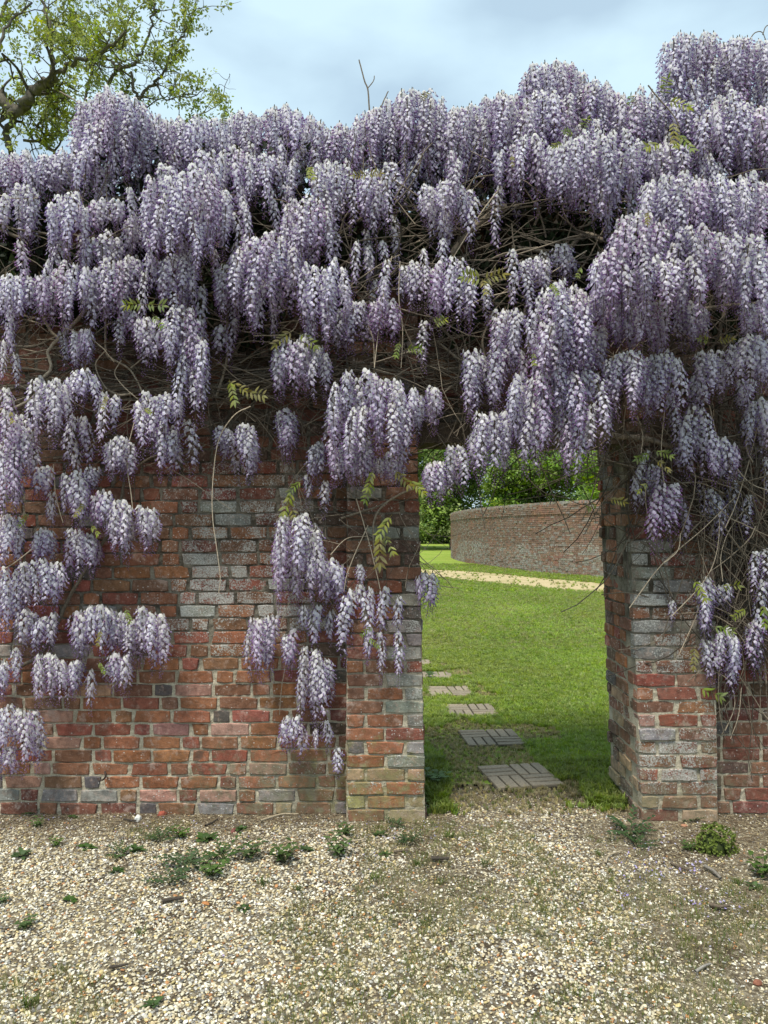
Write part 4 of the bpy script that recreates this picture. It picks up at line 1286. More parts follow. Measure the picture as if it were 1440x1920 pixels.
# ------------------------------------------------------------------ oak behind the wall
oak = empty('oak_tree', (-13.0, 14.0, 0))
tag(oak, 'gnarled oak with bare twisting limbs and fresh yellow-green leaves behind the wall, top left', 'tree', kind='thing')
OO = np.array(oak.location)
OY = 14.0
ob = MB()
tips = []
def limb(pts, r0, r1, Y0, dY, sub=3):
    ys = np.linspace(Y0, Y0 + dY, len(pts))
    w = smooth_path([np.array(P(px, py, yy)) for (px, py), yy in zip(pts, ys)], 6)
    jit = np.array([[0.9 * r0 * mnoise.noise(Vector((i * .5, r0 * 90 + k * 9, pts[0][0]))) for k in range(3)] for i in range(len(w))])
    r0, r1 = r0 * .47, r1 * .6
    w = w + jit
    ob.tube(w - OO, r0, r1, np.array([0.105, 0.092, 0.07]) * R.uniform(.9, 1.1), 7)
    # crooked twigs
    for i in range(2, len(w), 2):
        for _ in range(max(1, sub - 1) if R.random() < .6 else 0):
            grow(w[i], R.uniform(.4, 1.2), max(.012, r1 * .5), 1)
    grow(w[-1], 1.0, r1 * .7, 2)
def grow(p, ln, r, depth):
    d = np.array([R.gauss(0, 1), R.gauss(0, .7), R.gauss(.35, .8)]); d /= np.linalg.norm(d)
    pts = [p]
    for i in range(5):
        d = d + np.array([R.gauss(0, .35), R.gauss(0, .35), R.gauss(.05, .35)]); d /= np.linalg.norm(d)
        pts.append(pts[-1] + d * ln / 5)
        if i >= 1 and R.random() < .8: tips.append(pts[-1])
    ob.tube(np.array(pts) - OO, r, r * .4, np.array([0.08, 0.068, 0.05]), 4)
    if depth > 0:
        for k in (2, 4, 5):
            if R.random() < .8: grow(pts[k], ln * .6, r * .55, depth - 1)
limb([(-230, 330), (-120, 250), (-40, 185), (0, 190), (30, 207), (48, 196), (62, 168), (92, 160)], .30, .17, OY, -1, 1)
limb([(92, 160), (105, 140), (130, 120), (165, 108), (205, 92), (240, 60)], .13, .05, OY - 1, -1)
limb([(94, 158), (98, 110), (96, 60), (84, 20), (70, -20)], .12, .05, OY - 1, .5)
limb([(205, 158), (212, 140), (226, 128), (250, 122), (258, 110), (272, 85), (285, 40), (290, 5)], .10, .04, OY + .5, -.5)
limb([(226, 128), (210, 115), (190, 105), (170, 100), (140, 60), (120, 20)], .07, .03, OY + .5, .5)
limb([(258, 190), (270, 172), (290, 155), (302, 142), (315, 118), (322, 90), (345, 62), (358, 30)], .09, .03, OY + .5, 0)
limb([(294, 150), (300, 170), (315, 188), (340, 180), (362, 182), (386, 166)], .05, .018, OY + .5, 0, 2)
limb([(245, 135), (250, 165), (258, 190), (262, 230)], .07, .08, OY + .5, .2, 1)
limb([(20, 300), (14, 260), (20, 225), (33, 208)], .14, .15, OY, 0, 1)
limb([(72, 240), (80, 215), (98, 194), (125, 182)], .07, .04, OY, -.3)
limb([(45, 262), (75, 265), (100, 285)], .07, .07, OY, .3, 2)
limb([(72, 240), (84, 255), (78, 268)], .06, .06, OY, .3, 1)
limb([(160, 190), (165, 160), (172, 135), (178, 108), (200, 80), (215, 30)], .08, .03, OY + .8, 0)
limb([(-30, 160), (0, 80), (20, 40), (60, 5)], .10, .04, OY, .6)
limb([(-60, 120), (-20, 60), (10, 5), (20, -40)], .12, .05, OY + .6, .6, 1)
limb([(300, 240), (350, 225), (395, 205), (425, 185)], .035, .012, OY + .3, 0, 2)
# trunk
ob.tube(np.array([(-13.0, OY, -0.2), (-12.9, OY, 2.0), (-12.6, OY, 4.5), (-12.3, OY, 7.5), (-11, OY, 9.0)]) - OO, np.array([.75, .55, .48, .42, .35]), 0, (0.14, 0.115, 0.085), 10)
ob.obj('limbs', M_oakbark, oak, True)
def tuft_leaf_mesh(seed, n=7, size=1.0, flat=.3):
    r = random.Random(seed)
    mb = MB()
    for i in range(n):
        d = np.array([r.gauss(0, 1), r.gauss(0, 1), r.gauss(.2, .8)]); d /= np.linalg.norm(d)
        s = np.cross(d, [r.gauss(0, 1), r.gauss(0, 1), r.gauss(0, 1)]); s /= np.linalg.norm(s)
        b = d * r.uniform(0.05, .4); L = r.uniform(.4, .65) * size; W = L * .5
        mid = b + d * L * .55
        mb.add([b, mid + s * W / 2, b + d * L, mid - s * W / 2], q=[[0, 1, 2, 3]])
    return mb.mesh('leaf_tuft', M_leafI)
OT = [tuft_leaf_mesh(i) for i in range(4)]
tips = [t for t in tips if fbm(t[0], t[1], t[2], .75, 2) > -.10 and R.random() < .85]
tips = tips + [t + np.array([R.gauss(0, .09), R.gauss(0, .09), R.gauss(0, .09)]) for t in tips if R.random() < .8]
tp = np.array(tips)
tcol = np.array([np.array([0.34, 0.39, 0.05]) * R.uniform(.7, 1.2) if R.random() < .8 else np.array([0.20, 0.24, 0.05]) for _ in tips])
tsc = np.array([[R.uniform(.12, .22)] * 3 for _ in tips])
o = scatter('foliage', OT, tp - OO, NR.uniform(0, 6.28, (len(tp), 3)), tsc, NR.randint(0, 4, len(tp)), tcol, oak)
print('oak tips', len(tips))

# ------------------------------------------------------------------ trees beyond the curved wall
def clump_mesh(seed, n=26):
    r = random.Random(seed)
    mb = MB()
    for i in range(n):
        c = np.array([r.gauss(0, .33), r.gauss(0, .33), r.gauss(0, .22)])
        d = np.array([r.gauss(0, 1), r.gauss(0, 1), r.gauss(-.2, .5)]); d /= np.linalg.norm(d)
        s = np.cross(d, [r.gauss(0, .5), r.gauss(0, .5), 1]); s /= np.linalg.norm(s)
        L = r.uniform(.18, .34)
        mb.add([c, c + d * L * .5 + s * L * .3, c + d * L, c + d * L * .5 - s * L * .3], q=[[0, 1, 2, 3]])
    return mb.mesh('leaf_clump', M_leafI)
CLM = [clump_mesh(i) for i in range(5)]
def far_tree(x, y, h, rad, base, label, cols, lobes=16, trunk_r=.3, dens=46, lo=0.0):
    t = empty('tree', (x, y, 0))
    tag(t, label, 'tree', 'trees beyond the curved wall', kind='thing')
    mb = MB()
    mb.tube([(0, 0, -.1), (.1, 0, h * .25), (-.1, .1, h * .5), (0, 0, h * .8)], trunk_r, trunk_r * .3, (0.075, 0.06, 0.045), 8)
    pts, cc, sc = [], [], []
    for i in range(lobes):
        a = R.uniform(0, 6.28); rr = rad * math.sqrt(R.random()) * .8
        z = base + (h - base) * (R.random() ** .8)
        k = 1 - 0.45 * max(0, (z - base) / (h - base)) ** 2
        c = np.array([math.cos(a) * rr * k, math.sin(a) * rr * k, z])
        mb.tube([(0, 0, max(h * .15, z * .5)), tuple(c * np.array([.5, .5, .85])), tuple(c)], trunk_r * .3, .03, (0.07, 0.058, 0.045), 5)
        lr = rad * R.uniform(.28, .46)
        tone = R.uniform(.7, 1.2)
        for _ in range(dens):
            d = np.array([R.gauss(0, 1), R.gauss(0, 1), R.gauss(0, 1)]); d /= np.linalg.norm(d)
            p = c + d * lr * np.array([1, 1, .62]) * R.uniform(.65, 1.05)
            if p[2] < lo: continue
            pts.append(p); sc.append([R.uniform(.6, 1.25) * min(1.3, rad * .22)] * 3)
            cc.append(np.array(R.choice(cols)) * tone * R.uniform(.8, 1.2))
    mb.obj('trunk', M_oakbark, t, True)
    n = len(pts)
    rot = np.stack([NR.uniform(-.6, .6, n), NR.uniform(-.6, .6, n), NR.uniform(0, 6.28, n)], -1)
    scatter('crown', CLM, pts, rot, sc, NR.randint(0, 5, n), cc, t)
bright = [(0.20, 0.31, 0.035), (0.25, 0.35, 0.045), (0.15, 0.25, 0.035)]
mid = [(0.19, 0.27, 0.05), (0.24, 0.31, 0.07), (0.14, 0.21, 0.04)]
dark = [(0.035, 0.06, 0.015), (0.05, 0.08, 0.018)]
far_tree(6.3, 66, 13, 5.2, 1.0, 'drooping mid green tree with branches to the ground, just past the left pier', mid, 30, .35, 60)
far_tree(2.0, 74, 15, 6, 2.0, 'tall pale green tree behind the left gate pier, mostly hidden', mid, 20, .4)
far_tree(12.5, 58, 8.2, 4.6, 2.2, 'bright green bushy tree above the left end of the curved wall', bright, 30, .3, 60)
far_tree(17.5, 47, 7.6, 4.8, 2.0, 'bright lime green tree above the middle of the curved wall', bright, 34, .3, 60)
far_tree(17.0, 38, 6.5, 3.4, 1.8, 'dark green tree above the right end of the curved wall', dark + mid, 26, .3, 50)
far_tree(14.5, 95, 17, 8, 3.0, 'tall dark tree in the gap behind the end of the curved wall', dark, 26, .5)
far_tree(22, 70, 15, 7, 3.0, 'tall mid green tree far behind the curved wall', mid, 26, .5)
far_tree(28, 56, 13, 6.5, 2.0, 'broad tree far right behind the pier and the curved wall', mid, 22, .5)
far_tree(-6, 92, 17, 8, 2.0, 'tall tree far left behind the garden wall', mid, 18, .5)
# dark hedge at the foot of the trees
hp_, hc_, hs_ = [], [], []
for _ in range(3500):
    x = R.uniform(-20, 45); y = 98 + R.uniform(-2, 2) - max(0, (x - 12)) * .9
    hp_.append((x, y, R.uniform(0, 4.5))); hc_.append(np.array(R.choice(dark)) * R.uniform(.5, 1.1)); hs_.append([R.uniform(.9, 1.6)] * 3)
hd = scatter('undergrowth', CLM, hp_, NR.uniform(0, 6.28, (len(hp_), 3)), hs_, NR.randint(0, 5, len(hp_)), hc_)

# ------------------------------------------------------------------ gravel
def pebble_mesh(seed):
    import bmesh
    r = random.Random(seed)
    bm = bmesh.new()
    bmesh.ops.create_icosphere(bm, subdivisions=1, radius=.5)
    for v_ in bm.verts:
        v_.co *= r.uniform(.82, 1.15)
        v_.co.z *= 0.62
    for f in bm.faces: f.smooth = r.random() < .75
    me = bpy.data.meshes.new('pebble'); bm.to_mesh(me); bm.free()
    me.materials.append(M_pebble)
    return me
PB = [pebble_mesh(i) for i in range(7)]
PCOL = [((0.60, 0.53, 0.37), .32), ((0.76, 0.72, 0.60), .20), ((0.46, 0.37, 0.22), .17), ((0.52, 0.42, 0.20), .09), ((0.42, 0.21, 0.09), .04), ((0.27, 0.255, 0.225), .09), ((0.13, 0.12, 0.105), .04), ((0.40, 0.38, 0.33), .10)]
def soil(x, y):
    """how bare the earth is (0 gravel, 1 soil)"""
    e = math.exp(-max(0, -y - 0.06) / 0.26) * .78
    e = max(e, .66 * min(1, max(0, (x - .60) / .6)) * (1 if y > -1.5 else .85))
    if .2 < x < 1.35 and y > -.12: e = .25 + .6 * min(1, max(0, (y + .05) / .35))
    px = abs(x - .25); e = max(e, .45 * math.exp(-(px / .45) ** 2) * (1 if y > -1.2 else .6))
    return e + .5 * fbm(x, y, 1.7, 1.7, 3)
def near_slab0(x, y):
    return min(max(abs(x - g.x), abs(y - g.y)) for g in (G(*q[0]) for q in SLABS))
gp, gr, gs, gi_, gc = [], [], [], [], []
cols, wts = [np.array(c) for c, _ in PCOL], [w for _, w in PCOL]
NP = 185000
rx = NR.uniform(-3.0, 3.0, NP); ry = NR.uniform(-2.9, 0.52, NP)
for x, y in zip(rx, ry):
    if y > 0.0 and not (.22 < x < 1.40): continue
    if y > 0.12 and (R.random() < (y - .12) * 2.2 or near_slab0(x, y) < .235): continue
    if y > -0.11 and (x < .24 or x > 1.40) and (-.22 < x < .24 or 1.4 < x < 1.87): continue
    so = soil(x, y)
    if R.random() < so * 1.05: continue
    s = R.choice([R.uniform(.006, .010), R.uniform(.008, .014), R.uniform(.010, .0185)])
    if so > .45: s *= .85
    gp.append((x, y, gz(x, y) + R.uniform(-.001, .005)))
    gr.append((R.gauss(0, .35), R.gauss(0, .35), R.uniform(0, 6.28)))
    gs.append((s * R.uniform(.9, 1.45), s, s * R.uniform(.65, 1.0)))
    gi_.append(R.randrange(7))
    gc.append(cols[R.choices(range(len(cols)), wts)[0]] * R.uniform(.68, 1.15))
# fine grit and chips between the pebbles and on the bare earth
for _ in range(60000):
    x, y = R.uniform(-2.8, 2.8), R.uniform(-2.7, .35)
    if y > 0.0 and not (.22 < x < 1.40): continue
    if y > -0.11 and (x < .24 or x > 1.40) and (-.22 < x < .24 or 1.4 < x < 1.87): continue
    so = soil(x, y)
    if so < .2 or R.random() < .25: continue
    s = R.uniform(.003, .009)
    gp.append((x, y, gz(x, y) + .0005)); gr.append((R.gauss(0, .4), R.gauss(0, .4), R.uniform(0, 6.28))); gs.append((s * R.uniform(.9, 1.7), s, s * .7)); gi_.append(R.randrange(7))
    gc.append(cols[R.choices(range(len(cols)), wts)[0]] * R.uniform(.5, 1.1))
scatter('gravel', PB, gp, gr, gs, gi_, gc)
print('pebbles', len(gp))

# dry litter: broken stalks and husks on the bare earth along the wall
def stalk_mesh(seed):
    r = random.Random(seed); mb = MB()
    pts = [(x, r.uniform(-.06, .06), r.uniform(-.02, .04)) for x in np.linspace(-.5, .5, 5)]
    mb.tube(pts, .018, .012, (1, 1, 1), 4)
    return mb.mesh('stalk', M_litter)
LB = [stalk_mesh(i) for i in range(4)]
lp, lr, ls, lc = [], [], [], []
for _ in range(26000):
    x, y = R.uniform(-2.7, 2.8), -abs(R.gauss(0, .45)) - .01
    if R.random() < .3: x, y = R.uniform(-2.7, 2.7), R.uniform(-2.4, 0)
    if .24 < x < 1.4 and R.random() < .25: y = R.uniform(-.1, .4)
    if y > -.12 and (-.22 < x < .24 or 1.4 < x < 1.87): continue
    if R.random() > .25 + soil(x, y): continue
    lp.append((x, y, gz(x, y) + R.uniform(.002, .010))); lr.append((0, R.gauss(0, .12), R.uniform(0, 6.28)))
    L = R.uniform(.02, .09); ls.append((L, min(L, .05), min(L, .05)))
    lc.append(np.array(R.choice([(0.26, 0.20, 0.12), (0.17, 0.12, 0.075), (0.10, 0.07, 0.045), (0.33, 0.28, 0.18)])) * R.uniform(.7, 1.2))
scatter('dry_litter', LB, lp, lr, ls, NR.randint(0, 4, len(lp)), lc)

# fallen petals
def petal_mesh(seed):
    return np_mesh('petal', [(-.5, 0, .1), (0, -.35, 0), (.5, 0, .18), (0, .35, .05)], np.array([[0, 1, 2], [0, 2, 3]]), None, False, M_leafI)
fp, fr, fs, fc = [], [], [], []
for (px, py, sp_, n_) in [(1215, 1585, 22, 26), (1235, 1635, 26, 30), (1300, 1625, 20, 22), (1175, 1675, 14, 12), (1310, 1690, 16, 14), (1190, 1620, 30, 18), (1380, 1700, 20, 10), (760, 1555, 30, 16), (700, 1580, 40, 14), (860, 1560, 40, 10), (1270, 1660, 70, 24), (1150, 1720, 60, 16), (650, 1600, 40, 10)]:
    for _ in range(n_):
        g = G(px + R.gauss(0, sp_), py + R.gauss(0, sp_ * .5))
        fp.append((g.x, g.y, gz(g.x, g.y) + R.uniform(.008, .016))); fr.append((R.gauss(0, .4), R.gauss(0, .4), R.uniform(0, 6.28))); s = R.uniform(.010, .018); fs.append((s, s, s))
        fc.append(np.array(R.choice([(0.55, 0.50, 0.75), (0.70, 0.68, 0.80), (0.38, 0.32, 0.65)])))
for _ in range(420):
    x, y = R.uniform(-2.4, 2.5), -abs(R.gauss(0, .32)) - .03
    if R.random() < .25: y = R.uniform(-1.6, -.1)
    if y > -.12 and (-.22 < x < .24 or 1.4 < x < 1.87): continue
    fp.append((x, y, gz(x, y) + R.uniform(.006, .014))); fr.append((R.gauss(0, .4), R.gauss(0, .4), R.uniform(0, 6.28))); q_ = R.uniform(.007, .014); fs.append((q_, q_, q_))
    fc.append(np.array(R.choice([(0.55, 0.50, 0.70), (0.66, 0.64, 0.72), (0.42, 0.36, 0.62), (0.45, 0.38, 0.42)])))
scatter('fallen_petals', [petal_mesh(0)], fp, fr, fs, [0] * len(fp), fc)

# ------------------------------------------------------------------ grass
def blade_tuft(seed, n=16, h=1.0, spread=.35, w=.055):
    r = random.Random(seed); mb = MB()
    for i in range(n):
        a = r.uniform(0, 6.28); b = np.array([math.cos(a), math.sin(a), 0]) * r.uniform(0, spread)
        d = np.array([math.cos(a + r.gauss(0, .8)), math.sin(a + r.gauss(0, .8)), 0])
        s = np.array([-d[1], d[0], 0]); H = h * r.uniform(.55, 1.0); lean = r.uniform(.1, .75)
        m_ = b + d * H * lean * .35 + np.array([0, 0, H * .6]); t_ = b + d * H * lean + np.array([0, 0, H * (1 - .35 * lean)])
        ww = w * r.uniform(.7, 1.2)
        mb.add([b - s * ww, b + s * ww, m_ + s * ww * .8, m_ - s * ww * .8, t_], q=[[0, 1, 2, 3]], t=[[3, 2, 4]])
    return mb.mesh('grass_tuft', M_grass)
GT = [blade_tuft(i) for i in range(5)]
ap, asc, ac = [], [], []
slabs = [(G(*s[0]), s[1]) for s in SLABS]
def near_slab(x, y):
    return min(max(abs(x - g.x), abs(y - g.y)) for g, _ in slabs)
def lawn_pts(n, y0, y1, hmin, hmax):
    for _ in range(n):
        u = R.random()
        y = y0 + (y1 - y0) * u
        d = y + 4.45
        x = R.uniform(-.10 * d - .2, .36 * d) if R.random() < .62 else R.uniform(-.55 * d, .62 * d)
        if y < .5 and (x < .26 or x > 1.42): continue
        if y < .75 and (x < .05 or x > 1.65): continue
        ns = near_slab(x, y)
        if ns < (.232 if R.random() < .62 else .200): continue
        tx, ty = x, y
        # distance to the track
        dt = np.min((trk[:, 0] - x) ** 2 + (trk[:, 1] - y) ** 2)
        if dt < 2.0 and R.random() < .93: continue
        dry = max(0, 1 - abs(ns - .3) / .32) * (1.0 if y < 1.9 else .35) + .75 * fbm(x, y, 5, 1.4, 3)
        if y < 0.55:
            dry += .35
            wob = .12 * fbm(x, y, 21, 3, 3)
            if .40 + wob < x < 1.20 + wob:
                dry += .6
                if R.random() > .22 + max(0, y - .05) * .9: continue
        if x > 1.05 and y < 1.5 and y > .05: dry -= .9
        if x < .42 and y < 1.2: dry -= .8
        p = fbm(x, y, 9, .55, 3)
        p2 = fbm(x * .6, y * .25, 3, 1.0, 3)
        g = np.array([0.25, 0.35, 0.040]) * (1 - .6 * p + .5 * min(0, p2)) + np.array([0.22, 0.16, 0.06]) * max(0, p) + np.array([0.25, 0.17, 0.08]) * max(0, p2 - .12)
        if R.random() < .22: g = np.array([0.34, 0.40, 0.09])
        if y > 6 and R.random() < .18: g = np.array([0.33, 0.31, 0.12])
        if dry > .34:
            if R.random() < .25: continue
            g = np.array([0.42, 0.35, 0.17]) if R.random() < .75 else np.array([0.17, 0.20, 0.04])
        hh = R.uniform(hmin, hmax) * (0.6 if dry > .34 else 1.0)
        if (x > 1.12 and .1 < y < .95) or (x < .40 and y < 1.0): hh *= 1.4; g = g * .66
        if y < .25 and (x > 1.12 or x < .4) and R.random() < .55: continue
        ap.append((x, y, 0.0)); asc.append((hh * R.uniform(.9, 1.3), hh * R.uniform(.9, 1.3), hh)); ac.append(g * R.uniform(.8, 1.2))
lawn_pts(24000, -.04, 2.2, .028, .05)
lawn_pts(44000, 2.2, 7.0, .035, .06)
lawn_pts(40000, 7.0, 16.0, .05, .075)
lawn_pts(26000, 16.0, 34.0, .06, .10)
n = len(ap)
arot = np.stack([NR.normal(0, .12, n), NR.normal(0, .12, n), NR.uniform(0, 6.28, n)], -1)
scatter('lawn_grass', GT, ap, arot, asc, NR.randint(0, 5, n), ac)
# thin grass coming up through the gravel
ap2, as2, ac2 = [], [], []
FT = [blade_tuft(60 + i, 10, 1.0, 1.0, .032) for i in range(5)]
for _ in range(20000):
    x, y = R.uniform(-2.4, 2.4), R.uniform(-2.3, .15)
    if y > -.12 and not (.25 < x < 1.4): continue
    dens = fbm(x, y, 11, 1.5, 3) + .22 * math.exp(-((x - .2) / .55) ** 2) + (.1 if x > .6 else 0) + (.12 if y < -1.6 and x < -.6 else 0)
    if dens < .17: continue
    hh = R.uniform(.014, .038)
    ap2.append((x, y, gz(x, y))); as2.append((hh, hh, hh)); ac2.append((np.array([0.15, 0.20, 0.04]) if R.random() < .55 else np.array([0.32, 0.28, 0.12])) * R.uniform(.8, 1.2))
n = len(ap2)
scatter('gravel_grass', FT, ap2, np.stack([NR.normal(0, .2, n), NR.normal(0, .2, n), NR.uniform(0, 6.28, n)], -1), as2, NR.randint(0, 5, n), ac2)

# ------------------------------------------------------------------ weeds, each a plant of its own
def leaf_shape(L, W, d, up, base, r, col, mb, lobes=2):
    s = np.cross(d, up); s /= np.linalg.norm(s) + 1e-9
    prof = [(0, .05), (.25, .75), (.5, 1.0), (.78, .6), (1, .0)]
    v = []
    for (t, w) in prof:
        w2 = w * W / 2 * r.uniform(.85, 1.15)
        c = base + d * L * t + up * (L * .35 * t * (1 - t) - .18 * L * t * t)
        v += [c - s * w2 + up * .1 * w2, c, c + s * w2 + up * .1 * w2]
    q = []
    for i in range(4):
        b = i * 3; q += [[b, b + 1, b + 4, b + 3], [b + 1, b + 2, b + 5, b + 4]]
    mb.add(v, q=q, c=col)
def weed_parts(kind, seed):
    """(foliage mesh, stem mesh) of unit height"""
    r = random.Random(seed)
    f, s = MB(), MB()
    if kind == 'rosette':
        for i in range(13):
            a = i * 2.4; el = r.uniform(.25, 1.0)
            d = np.array([math.cos(a) * math.cos(el), math.sin(a) * math.cos(el), math.sin(el)])
            leaf_shape(r.uniform(.5, .85), r.uniform(.2, .3), d, np.array([0, 0, 1.0]), np.array([0, 0, .02]), r, np.array([0.055, 0.105, 0.025]) * r.uniform(.7, 1.3), f)
        s.tube([(0, 0, -.05), (0, 0, .2)], .04, .02, (0.08, 0.10, 0.03), 5)
    elif kind == 'leafy':
        for k in range(5):
            a0 = k * 1.26 + r.uniform(-.3, .3); top = np.array([math.cos(a0) * .38, math.sin(a0) * .38, r.uniform(.5, .9)])
            s.tube([(0, 0, -.05), tuple(top * np.array([.4, .4, .5])), tuple(top)], .022, .012, (0.10, 0.12, 0.04), 5)
            for i in range(7):
                t = .3 + .7 * i / 6; b = top * np.array([t, t, t]); a = i * 2.4 + k
                d = np.array([math.cos(a), math.sin(a), r.uniform(.0, .6)]); d /= np.linalg.norm(d)
                leaf_shape(r.uniform(.24, .36), r.uniform(.13, .18), d, np.array([0, 0, 1.0]), b, r, np.array([0.075, 0.13, 0.032]) * r.uniform(.7, 1.35), f)
    elif kind == 'ferny':
        for k in range(9):
            a0 = k * .7 + r.uniform(-.2, .2); el = r.uniform(.2, 1.0)
            d0 = np.array([math.cos(a0) * math.cos(el), math.sin(a0) * math.cos(el), math.sin(el)])
            L = r.uniform(.6, .95)
            s.tube([(0, 0, 0), tuple(d0 * L * .5 + np.array([0, 0, .06])), tuple(d0 * L)], .014, .008, (0.07, 0.10, 0.03), 4)
            for i in range(8):
                t = .25 + .75 * i / 7; sd_ = np.array([-d0[1], d0[0], 0]) * (1 if i % 2 else -1)
                d = d0 * .6 + sd_ * .8; d /= np.linalg.norm(d)
                leaf_shape(.22 * (1.2 - t * .6), .10, d, np.array([0, 0, 1.0]), d0 * L * t + np.array([0, 0, .06 * math.sin(t * 3)]), r, np.array([0.045, 0.09, 0.026]) * r.uniform(.7, 1.3), f)
    return f.mesh('foliage', M_weed, True), s.mesh('stem', M_weed, True)
WEEDM = {k: [weed_parts(k, i * 7 + 1) for i in range(3)] for k in ('rosette', 'leafy', 'ferny')}
TUFTM = []
for i in range(3):
    me = blade_tuft(40 + i, 34, 1.0, .5, .03)
    me2 = bpy.data.meshes.new('blades'); 
    me2 = me.copy(); me2.name = 'blades'
    me2.materials.clear(); me2.materials.append(M_weed)
    a = me2.attributes['col']
    a.data.foreach_set('color', np.tile(np.array([0.10, 0.15, 0.03, 1.0], dtype=np.float32), len(me2.vertices)))
    TUFTM.append(me2)
WEEDS = [
 (68, 1520, 'ferny', .07, 'dark green weed against the foot of the left wall near the left edge'), (70, 1547, 'leafy', .06, 'small broad-leaved weed on bare earth just before the wall, far left'), (138, 1530, 'rosette', .05, 'tiny weed at the foot of the left wall, left of the white stone'),
 (42, 1602, 'rosette', .07, 'pale flat-leaved weed on the gravel at the left edge'), (105, 1583, 'leafy', .05, 'small bright weed alone on the gravel, lower left of the wall'), (163, 1586, 'rosette', .06, 'flat dark weed on the gravel below the white stone'),
 (225, 1598, 'ferny', .08, 'feathery dark weed at the left end of the weed patch'), (256, 1592, 'rosette', .07, 'dark low weed between the feathery weed and the weed patch'), (302, 1570, 'ferny', .10, 'upright feathery weed at the back left of the weed patch'),
 (338, 1566, 'leafy', .08, 'leafy dark weed at the back of the weed patch, close to the wall'), (385, 1570, 'rosette', .09, 'flat broad-leaved weed at the back right of the weed patch'), (352, 1622, 'ferny', .13, 'large feathery green weed in the middle of the weed patch'),
 (318, 1652, 'ferny', .10, 'feathery weed at the front left of the weed patch'), (400, 1640, 'leafy', .10, 'bright leafy weed at the front of the weed patch, beside a red leaf'), (418, 1606, 'ferny', .12, 'tall dark weed in the middle right of the weed patch'), (470, 1606, 'leafy', .10, 'pale leafy weed at the right end of the weed patch'),
 (220, 1632, 'rosette', .06, 'little dark weed alone on the gravel left of the weed patch'), (452, 1553, 'rosette', .06, 'small green weed near the wall foot above the weed patch'), (533, 1612, 'leafy', .12, 'bushy weed with pointed leaves on bare earth left of the left pier'),
 (633, 1600, 'leafy', .11, 'bushy weed with pointed leaves in front of the left pier, beside a pale stick'), (645, 1562, 'leafy', .09, 'dark upright weed at the wall corner beside the left pier'), (573, 1590, 'rosette', .06, 'flat green weed between the two bushy pointed-leaved weeds'),
 (712, 1562, 'rosette', .06, 'low weed in the dry stalks in front of the left pier'), (742, 1545, 'ferny', .07, 'dark small weed close to the left pier foot'), (765, 1578, 'ferny', .09, 'dark feathery weed among fallen petals in front of the left pier'), (783, 1528, 'leafy', .10, 'bright leafy weed growing against the right corner of the left pier'),
 (722, 1600, 'rosette', .05, 'tiny dark weed beside a brown twig in front of the left pier'), (130, 1688, 'rosette', .05, 'small dark weed alone in the open gravel, lower left'), (4, 1690, 'leafy', .05, 'bright green weed cut by the left edge of the photo, on the gravel'), (48, 1735, 'leafy', .06, 'dark green weed alone near the bottom left of the gravel'),
 (288, 1878, 'rosette', .05, 'bright flat weed near the bottom of the gravel'), (458, 1700, 'rosette', .05, 'little bluish weed on the gravel below the weed patch'), (1180, 1560, 'ferny', .16, 'tall dark green weed at the left foot of the right pier'), (1196, 1580, 'ferny', .10, 'low dark weed in front of the tall weed by the right pier'), (1300, 1535, 'ferny', .08, 'dark weed against the foot of the right pier'),
 (1290, 1590, 'leafy', .06, 'small dark weed just left of the round green cushion plant'), (1428, 1640, 'leafy', .12, 'dark broad-leaved weed at the right edge of the photo'), (1415, 1660, 'rosette', .06, 'low bright weed in front of the dark weed at the right edge'), (815, 1470, 'leafy', .15, 'leafy weed in the long grass at the inner foot of the left pier'),
 (805, 1272, 'rosette', .09, 'small green weed growing on the fifth paving slab'),
]
for i, (px, py, kind, h, lab) in enumerate(WEEDS):
    g = G(px, py)
    w = empty('weed', (g.x, g.y, gz(g.x, g.y) + (.035 if py < 1300 else 0)), R.uniform(0, 6.28))
    tag(w, lab, 'weed', 'weeds in the gravel and along the wall')
    fm, smm = WEEDM[kind][i % 3]
    for nm, me in (('foliage', fm), ('stem', smm)):
        o = bpy.data.objects.new(nm, me)
        o.scale = (h * R.uniform(1.1, 1.55), h * R.uniform(1.1, 1.55), h * R.uniform(.7, 1.1))
        link(o, w)
TUFTS = [(910, 1618, .06, 'short grass tuft on the gravel in front of the opening, right of a brown twig'), (700, 1645, .05, 'yellowish grass tuft in the gravel below the left pier'), (782, 1620, .06, 'green grass tuft in the gravel, in front of the left pier corner'), (492, 1655, .07, 'bright grass tuft right of the weed patch'),
         (845, 1568, .06, 'dark grass tuft at the start of the opening, right of the left pier'), (1122, 1600, .05, 'little grass tuft near the petals, left of the right pier'), (1145, 1632, .04, 'low grass tuft among pebbles below the right pier'), (795, 1730, .04, 'small green grass tuft in the middle of the gravel'),
         (560, 1665, .05, 'thin grass tuft in the gravel, in the middle of the photo'), (262, 1750, .05, 'dry grass tuft on the open gravel, lower left'), (50, 1880, .06, 'yellow-green grass tuft near the bottom left corner'), (1385, 1655, .05, 'grass tuft in shade below the cushion plant'), (1000, 1570, .05, 'sparse grass tuft in the opening below the nearest slab')]
for i, (px, py, h, lab) in enumerate(TUFTS):
    g = G(px, py)
    o = bpy.data.objects.new('grass_tuft', TUFTM[i % 3])
    o.location = (g.x, g.y, gz(g.x, g.y)); o.scale = (h, h, h * .8); o.rotation_euler = (0, 0, R.uniform(0, 6.28))
    link(o); tag(o, lab, 'grass tuft', 'grass tufts in the gravel', kind='thing')

